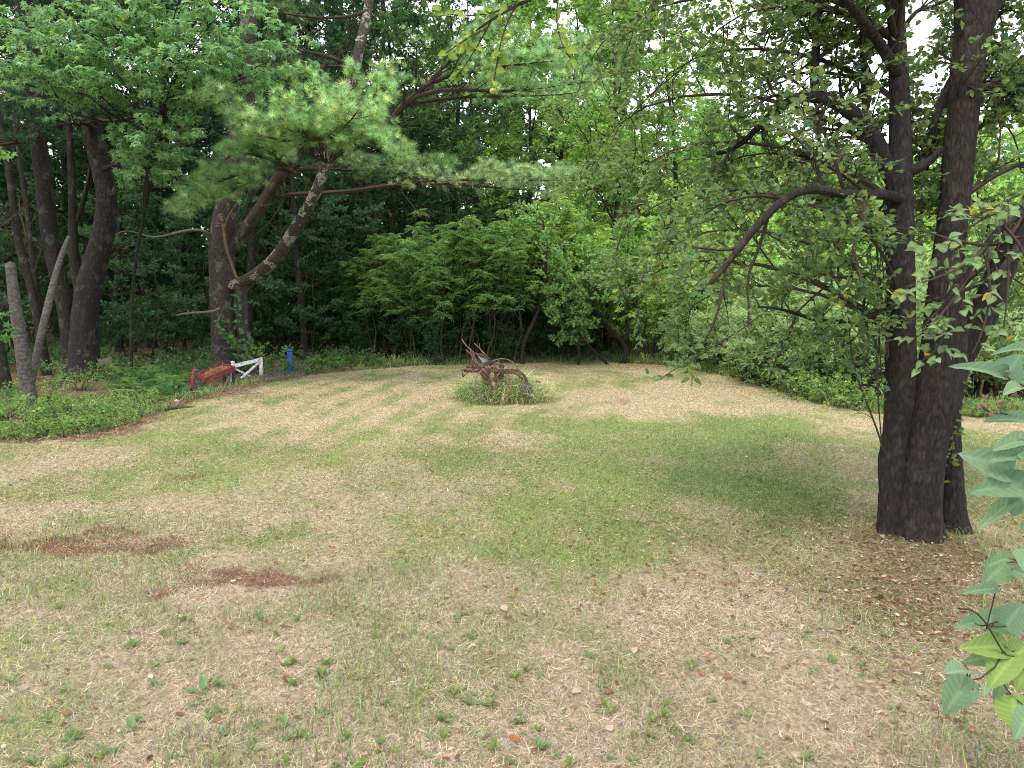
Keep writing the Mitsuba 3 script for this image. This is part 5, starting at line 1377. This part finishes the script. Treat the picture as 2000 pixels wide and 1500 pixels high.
def tall_grass():
    rng = np.random.default_rng(81)
    m = Mesh()
    c = onground(975, 778)
    n = 8500
    rad = rng.uniform(0, 1, n) ** .75 * rng.uniform(.8, 1.15, n)
    a = rng.uniform(0, 6.28, n)
    x, y = c[0] + .05 + rad * np.cos(a) * .86, c[1] + .05 + rad * np.sin(a) * .55
    keep = nnoise(x * 3.2 + 4, y * 3.2) + rng.uniform(-.3, .3, n) > .22 + .28 * rad
    x, y, rad, a = x[keep], y[keep], rad[keep], a[keep]
    n = len(x)
    az = a + rng.normal(0, .9, n)
    el = 1.45 - .75 * rad + rng.normal(0, .18, n)
    D = np.stack([np.cos(az) * np.cos(el), np.sin(az) * np.cos(el), np.sin(el)], 1)
    N = np.stack([-np.cos(az) * np.sin(el), -np.sin(az) * np.sin(el), np.cos(el)], 1)
    N = unit(N + rng.normal(0, .25, (n, 3)))
    L = rng.uniform(.16, .66, n) * (1 - .35 * np.minimum(rad, 1) ** 3)
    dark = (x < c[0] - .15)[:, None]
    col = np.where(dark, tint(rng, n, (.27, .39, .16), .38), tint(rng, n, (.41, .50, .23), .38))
    col = np.where(rng.uniform(size=(n, 1)) < .10, tint(rng, n, (.60, .52, .34)), col)
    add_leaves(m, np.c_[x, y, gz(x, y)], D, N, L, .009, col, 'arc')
    return m.ply('grass_material')


put('tall_grass', tall_grass(), kind='stuff', label='tuft of tall unmown grass round the wheels of the rusty plough', category='grass')


# ------------------------------------------------------------------ red tray, white panel, posts and brush pile by the pine
W5 = lambda cx, cy, D: at(300 + cx / 5.882, 620 + cy / 5.882, D)


def red_tray():
    key = thing('red_tray', 'red-painted wooden tray full of dry pine needles, tilted beside the pine trunk', 'tray')
    D0 = 14.9
    A, B, C, E = W5(515, 690, D0 - .1), W5(775, 566, D0 + .95), W5(935, 612, D0 + .75), W5(600, 745, D0 - .28)
    up = np.array([0, 0, .085])
    for i, (p, q, lab) in enumerate(((A, B, 'back side board'), (B, C, 'far end board'), (C, E, 'front side board'), (E, A, 'near end board'))):
        m = Mesh()
        d = unit(q - p)
        plank(m, p + d * (.012 if i % 2 else -.012) + up / 2, q - d * (.012 if i % 2 else -.012) + up / 2, .10, .022)
        part(key, 'side_board', m.ply('red_paint', smooth=35, color=False), label=lab)
    m = Mesh()
    inner = [p + np.array([0, 0, .0]) for p in (A, B, C, E)]
    cen = sum(inner) / 4
    v = np.array([cen + (p - cen) * .985 for p in inner] + [cen + (p - cen) * .985 - [0, 0, .015] for p in inner])
    f = [[0, 2, 1], [0, 3, 2], [4, 5, 6], [4, 6, 7]] + [t for i in range(4) for t in ([i, (i + 1) % 4, 4 + (i + 1) % 4], [i, 4 + (i + 1) % 4, 4 + i])]
    m.add(v, f)
    part(key, 'bottom', m.ply('grey_wood', color=False))
    for p in (A * .75 + E * .25 + [0, .05, 0], B * .8 + C * .2, C * .85 + B * .15, E * .8 + A * .2 + [0, .06, 0]):
        g = p.copy()
        g[2] = gz(p[0], p[1]) - .03
        m = Mesh()
        plank(m, g, p - [0, 0, .016], .06, .05, up=(1, 0, 0))
        part(key, 'leg', m.ply('grey_wood', smooth=35, color=False))
    rng = np.random.default_rng(82)
    n = 2600
    s, t = rng.uniform(.03, .97, n), rng.uniform(.04, .96, n)
    P = (A[None] * (1 - s)[:, None] + B[None] * s[:, None]) * (1 - t)[:, None] + (E[None] * (1 - s)[:, None] + C[None] * s[:, None]) * t[:, None]
    P[:, 2] += .012 + .075 * rng.uniform(0, 1, n) * (np.sin(np.pi * s) * np.sin(np.pi * t)) ** .5
    m = Mesh()
    D = unit(np.c_[rng.normal(0, 1, (n, 2)), rng.normal(0, .25, n)])
    add_leaves(m, P, D, unit(rng.normal(0, .4, (n, 3)) + [0, 0, 1]), rng.uniform(.08, .16, n), .008, tint(rng, n, (.36, .235, .125), .3, .08), 'needle')
    put('dry_needles', m.ply('grass_material'), kind='stuff', label='heap of dry tan pine needles lying in the red tray', category='pine needles')


red_tray()


def leaning_post():
    key = thing('leaning_post', 'short weathered post with one red-painted face, in front of the red tray', 'post')
    D0 = 14.2
    foot, top = W5(455, 890, D0), W5(487, 598, D0)
    foot[2] = gz(foot[0], foot[1]) - .05
    m = Mesh()
    fr = np.array([.72, -.69, 0])
    plank(m, foot, top, .085, .075, up=fr)
    part(key, 'post', m.ply('grey_wood', smooth=35, color=False))
    m = Mesh()
    d = unit(top - foot)
    off = unit(np.cross(d, fr)) * .0455
    if off[0] > 0:
        off = -off
    plank(m, foot + off + d * .02, top + off - d * .0, .083, .014, up=fr)
    part(key, 'red_board', m.ply('red_paint', smooth=35, color=False), label='red-painted board on the left face of the post')
    m = Mesh()
    plank(m, W5(400, 700, D0 + .25), W5(520, 690, D0 + .35), .05, .02)
    plank(m, W5(400, 730, D0 + .25), W5(520, 722, D0 + .35), .05, .02)
    part(key, 'rail', m.ply('red_paint', smooth=35, color=False), label='two short red rails behind the post')
    m = Mesh()
    plank(m, W5(520, 750, D0 + .2), W5(575, 760, D0 + .2), .07, .06)
    part(key, 'block', m.ply('grey_wood', smooth=35, color=False))


leaning_post()


def white_panel():
    key = thing('white_fence_panel', 'small white fence panel with crossed boards between two posts, next to the pine', 'fence')
    D0 = 16.2
    for n, (a, b, c, d, dd) in enumerate(((905, 775, 910, 512, 0.), (1235, 690, 1232, 470, .55))):
        f, t = W5(a, b, D0 + dd), W5(c, d, D0 + dd)
        f[2] = gz(f[0], f[1]) - .05
        pk = part(key, 'post', None)
        del scene[pk]
        m = Mesh()
        plank(m, f, t, .062, .062, up=(1, 0, 0), bevel=.006)
        put(pk, m.ply('white_paint', smooth=35, color=False))
        cap = trimesh.creation.icosphere(2, .040)
        m = Mesh()
        m.add(cap.vertices * [1, 1, .6] + t, cap.faces)
        part(pk, 'cap', m.ply('white_paint', smooth=True, color=False))
    for a, b, c, d, w in ((935, 556, 1215, 486, .075), (930, 588, 1138, 690, .038), (1000, 702, 1222, 505, .05)):
        m = Mesh()
        k = len([1 for q in scene if q.startswith(key + '__board')])
        plank(m, W5(a, b, D0 + .02 + .03 * k), W5(c, d, D0 + .50 + .03 * k), w, .02)
        part(key, 'board', m.ply('white_paint', smooth=35, color=False), **({'label': 'sloping top rail'} if k == 0 else {}))


white_panel()


def blue_post():
    key = thing('blue_post', 'bright blue square post with a pointed cap at the far left edge of the lawn', 'post')
    D0 = 18.0
    f, t = W5(1570, 640, D0), W5(1562, 398, D0)
    f[2] = gz(f[0], f[1]) - .05
    m = Mesh()
    fr = unit(np.array([.8, -.55, 0]))
    plank(m, f, t, .100, .100, up=fr, bevel=.014)
    part(key, 'shaft', m.ply('blue_paint', smooth=35, color=False))
    d = unit(t - f)
    m = Mesh()
    plank(m, t + d * .001, t + d * .018, .072, .072, up=fr, bevel=.006)
    part(key, 'neck', m.ply('blue_paint', smooth=35, color=False))
    m = Mesh()
    plank(m, t + d * .0185, t + d * .070, .098, .098, up=fr, bevel=.024)
    part(key, 'cap', m.ply('blue_paint', smooth=35, color=False))


blue_post()


def brush():
    rng = np.random.default_rng(83)
    m = Mesh()
    c1, c2 = onground(520, 742), onground(448, 774)
    n = 230
    pick = rng.uniform(size=n) < .78
    c = np.where(pick[:, None], c1, c2)
    P0 = c + np.c_[rng.normal(0, .32, n), rng.normal(0, .25, n), np.zeros(n)]
    P0[:, 2] = gz(P0[:, 0], P0[:, 1]) + rng.uniform(0, .09, n) * np.where(pick, 1, .35)
    D = unit(np.c_[rng.normal(0, 1, (n, 2)), rng.normal(.05, .22, n)])
    P, R = grow(rng, P0, D, rng.uniform(.2, .7, n), rng.uniform(.003, .007, n), 6, .16, 0)
    P[..., 2] = np.maximum(P[..., 2], gz(P[..., 0], P[..., 1]) + .01)
    add_tubes(m, P, R, 4)
    return m.ply('pale_twig', color=False)


put('brush_pile', brush(), kind='stuff', label='grey heap of dead twigs at the lawn edge below the white panel', category='brush')


def needle_bed():
    rng = np.random.default_rng(84)
    m = Mesh()
    line = shapely.LineString([tuple(gp(*e)[:2]) for e in [(-150, 880), (0, 872), (130, 866), (240, 850), (300, 812), (350, 792), (440, 772), (520, 748), (600, 736)]])
    n = 9000
    pts = shapely.get_coordinates(shapely.line_interpolate_point(line, rng.uniform(0, 1, n), normalized=True))
    x, y = pts[:, 0] + rng.normal(0, .14, n), pts[:, 1] + rng.normal(.05, .16, n)
    k = nnoise(x * 1.3, y * 1.3 + 5) > .52
    x, y = x[k], y[k]
    n = len(x)
    D = unit(np.c_[rng.normal(0, 1, (n, 2)), rng.normal(0, .2, n)])
    add_leaves(m, np.c_[x, y, gz(x, y) + rng.uniform(.015, .04, n)], D, unit(rng.normal(0, .4, (n, 3)) + [0, 0, 1]), rng.uniform(.06, .14, n), .008, tint(rng, n, (.27, .18, .13), .35, .08), 'needle')
    return m.ply('grass_material')


put('fallen_needles', needle_bed(), kind='stuff', label='reddish fallen pine needles along the left edge of the lawn', category='pine needles')


def fern(seed):
    rng = np.random.default_rng(seed)
    m = Mesh()
    n = 11
    a, e = np.arange(n) * 2.4, rng.uniform(.5, 1.15, n)
    D = np.stack([np.cos(a) * np.cos(e), np.sin(a) * np.cos(e), np.sin(e)], 1)
    N = np.stack([-np.cos(a) * np.sin(e), -np.sin(a) * np.sin(e), np.cos(e)], 1)
    add_pinnate(m, rng, D * .03, D, N, rng.uniform(.55, .85, n), 18, .16, (.175, .310, .085), .45, .22)
    return {'fronds': m.ply('leaf_material')}


FERN = [fern(91), fern(92)]
rng = np.random.default_rng(85)
for i, (a, b, s) in enumerate([(270, 772, .85), (300, 775, .95), (330, 770, 1.), (345, 778, .9), (290, 752, 1.), (320, 748, 1.), (235, 768, .8), (362, 768, .8), (255, 745, .9), (345, 740, .9), (640, 716, .8), (700, 712, .8)]):
    x, y, z = onground(a, b)
    stand(FERN[i % 2], 'fern', 'arching green fern at the shady lawn edge left of the red tray' if i < 10 else ('fern under the saplings at the far lawn edge'), 'fern', x, y, s, rng.uniform(0, 360), 'ferns left of the red tray' if i < 10 else 'ferns at the far edge')


def climber():
    rng = np.random.default_rng(86)
    key = thing('climbing_vine', 'leafy green vine climbing the right side of the pine trunk', 'vine')
    st, m = Mesh(), Mesh()
    rows = [limb((470, 722, 17.55, .012), (462, 680, 17.6, .010), (458, 640, 17.6, .008), (464, 600, 17.6, .006), (460, 575, 17.6, .004)), limb((462, 680, 17.6, .007), (440, 650, 17.65, .006), (428, 625, 17.65, .003)), limb((470, 722, 17.55, .008), (485, 690, 17.4, .006), (475, 640, 17.5, .004))]
    P, R, ln = lines(rows)
    add_tubes(st, P, R, 5)
    spread_leaves(rng, m, P, 60, .12, .10, (.20, .36, .115), 'maple', t0=.0, up=.3, droop=.5)
    part(key, 'stems', st.ply('twig_material', color=False))
    part(key, 'foliage', m.ply('leaf_material'), kind='stuff')


climber()
x, y, z = onground(480, 734)
stand(SHRUB['low'], 'bright_shrub', 'bright green leafy shrub behind the white panel at the foot of the pine', 'shrub', x, y + .7, 1.05, 40)


def rock(seed, name, label, a, b, size, cat='stone', flat=.7):
    s = trimesh.creation.icosphere(3, 1.)
    v = s.vertices * (1 + .5 * (meshkit.fbm(s.vertices * 1.4 + seed, 3, seed) - .5))[:, None]
    p = onground(a, b)
    m = Mesh()
    m.add(v * np.array(size) + p + [0, 0, size[2] * .4], s.faces)
    put(thing(name, label, cat), m.ply('stone_material', smooth=True, color=False))


rock(1, 'stone', 'pale grey stone lying among low plants left of the ferns', 182, 790, (.085, .07, .075))
rock(2, 'stone', 'small whitish stone at the lawn edge in front of the red post', 345, 786, (.04, .035, .03))
rock(3, 'stone', 'rounded tan stone on the brush beside the white panel', 520, 716, (.075, .06, .07))


def stick(label, rows, mat='pale_twig', name='fallen_branch'):
    put(thing(name, label, 'branch'), bark_ply([limb(*rows)], mat, sides=8, step=.06, rough=.14, seed=len(label)))


def gl(a, b, r, h=.03):
    p = onground(a, b)
    return (a, b - h * F / p[1], float(p[1]), r)


stick('curved pale stick arching at the lawn edge below the red post', [gl(340, 800, .015), gl(352, 795, .016, .10), gl(368, 787, .014, .16), gl(385, 780, .010, .12)])
stick('long grey fallen branch lying through the ferns left of the red tray', [gl(215, 775, .018, .10), gl(250, 775, .02, .12), gl(275, 780, .018, .06), gl(300, 788, .010, .03)])
stick('dark fallen branch lying along the lawn edge', [gl(270, 815, .02), gl(310, 806, .022), gl(350, 800, .018), gl(380, 798, .01)], 'twig_material')
stick('grey stick propped against the brush in front of the white panel', [gl(432, 773, .014), gl(440, 764, .014, .12), gl(450, 752, .012, .2)])
m = Mesh()
p, q = at(193, 710, 16), at(219, 701, 16.2)
plank(m, p, q, .10, .02)
put(thing('broken_board', 'pale weathered board end lying in the undergrowth by the dark forked tree', 'board'), m.ply('pale_twig', color=False))
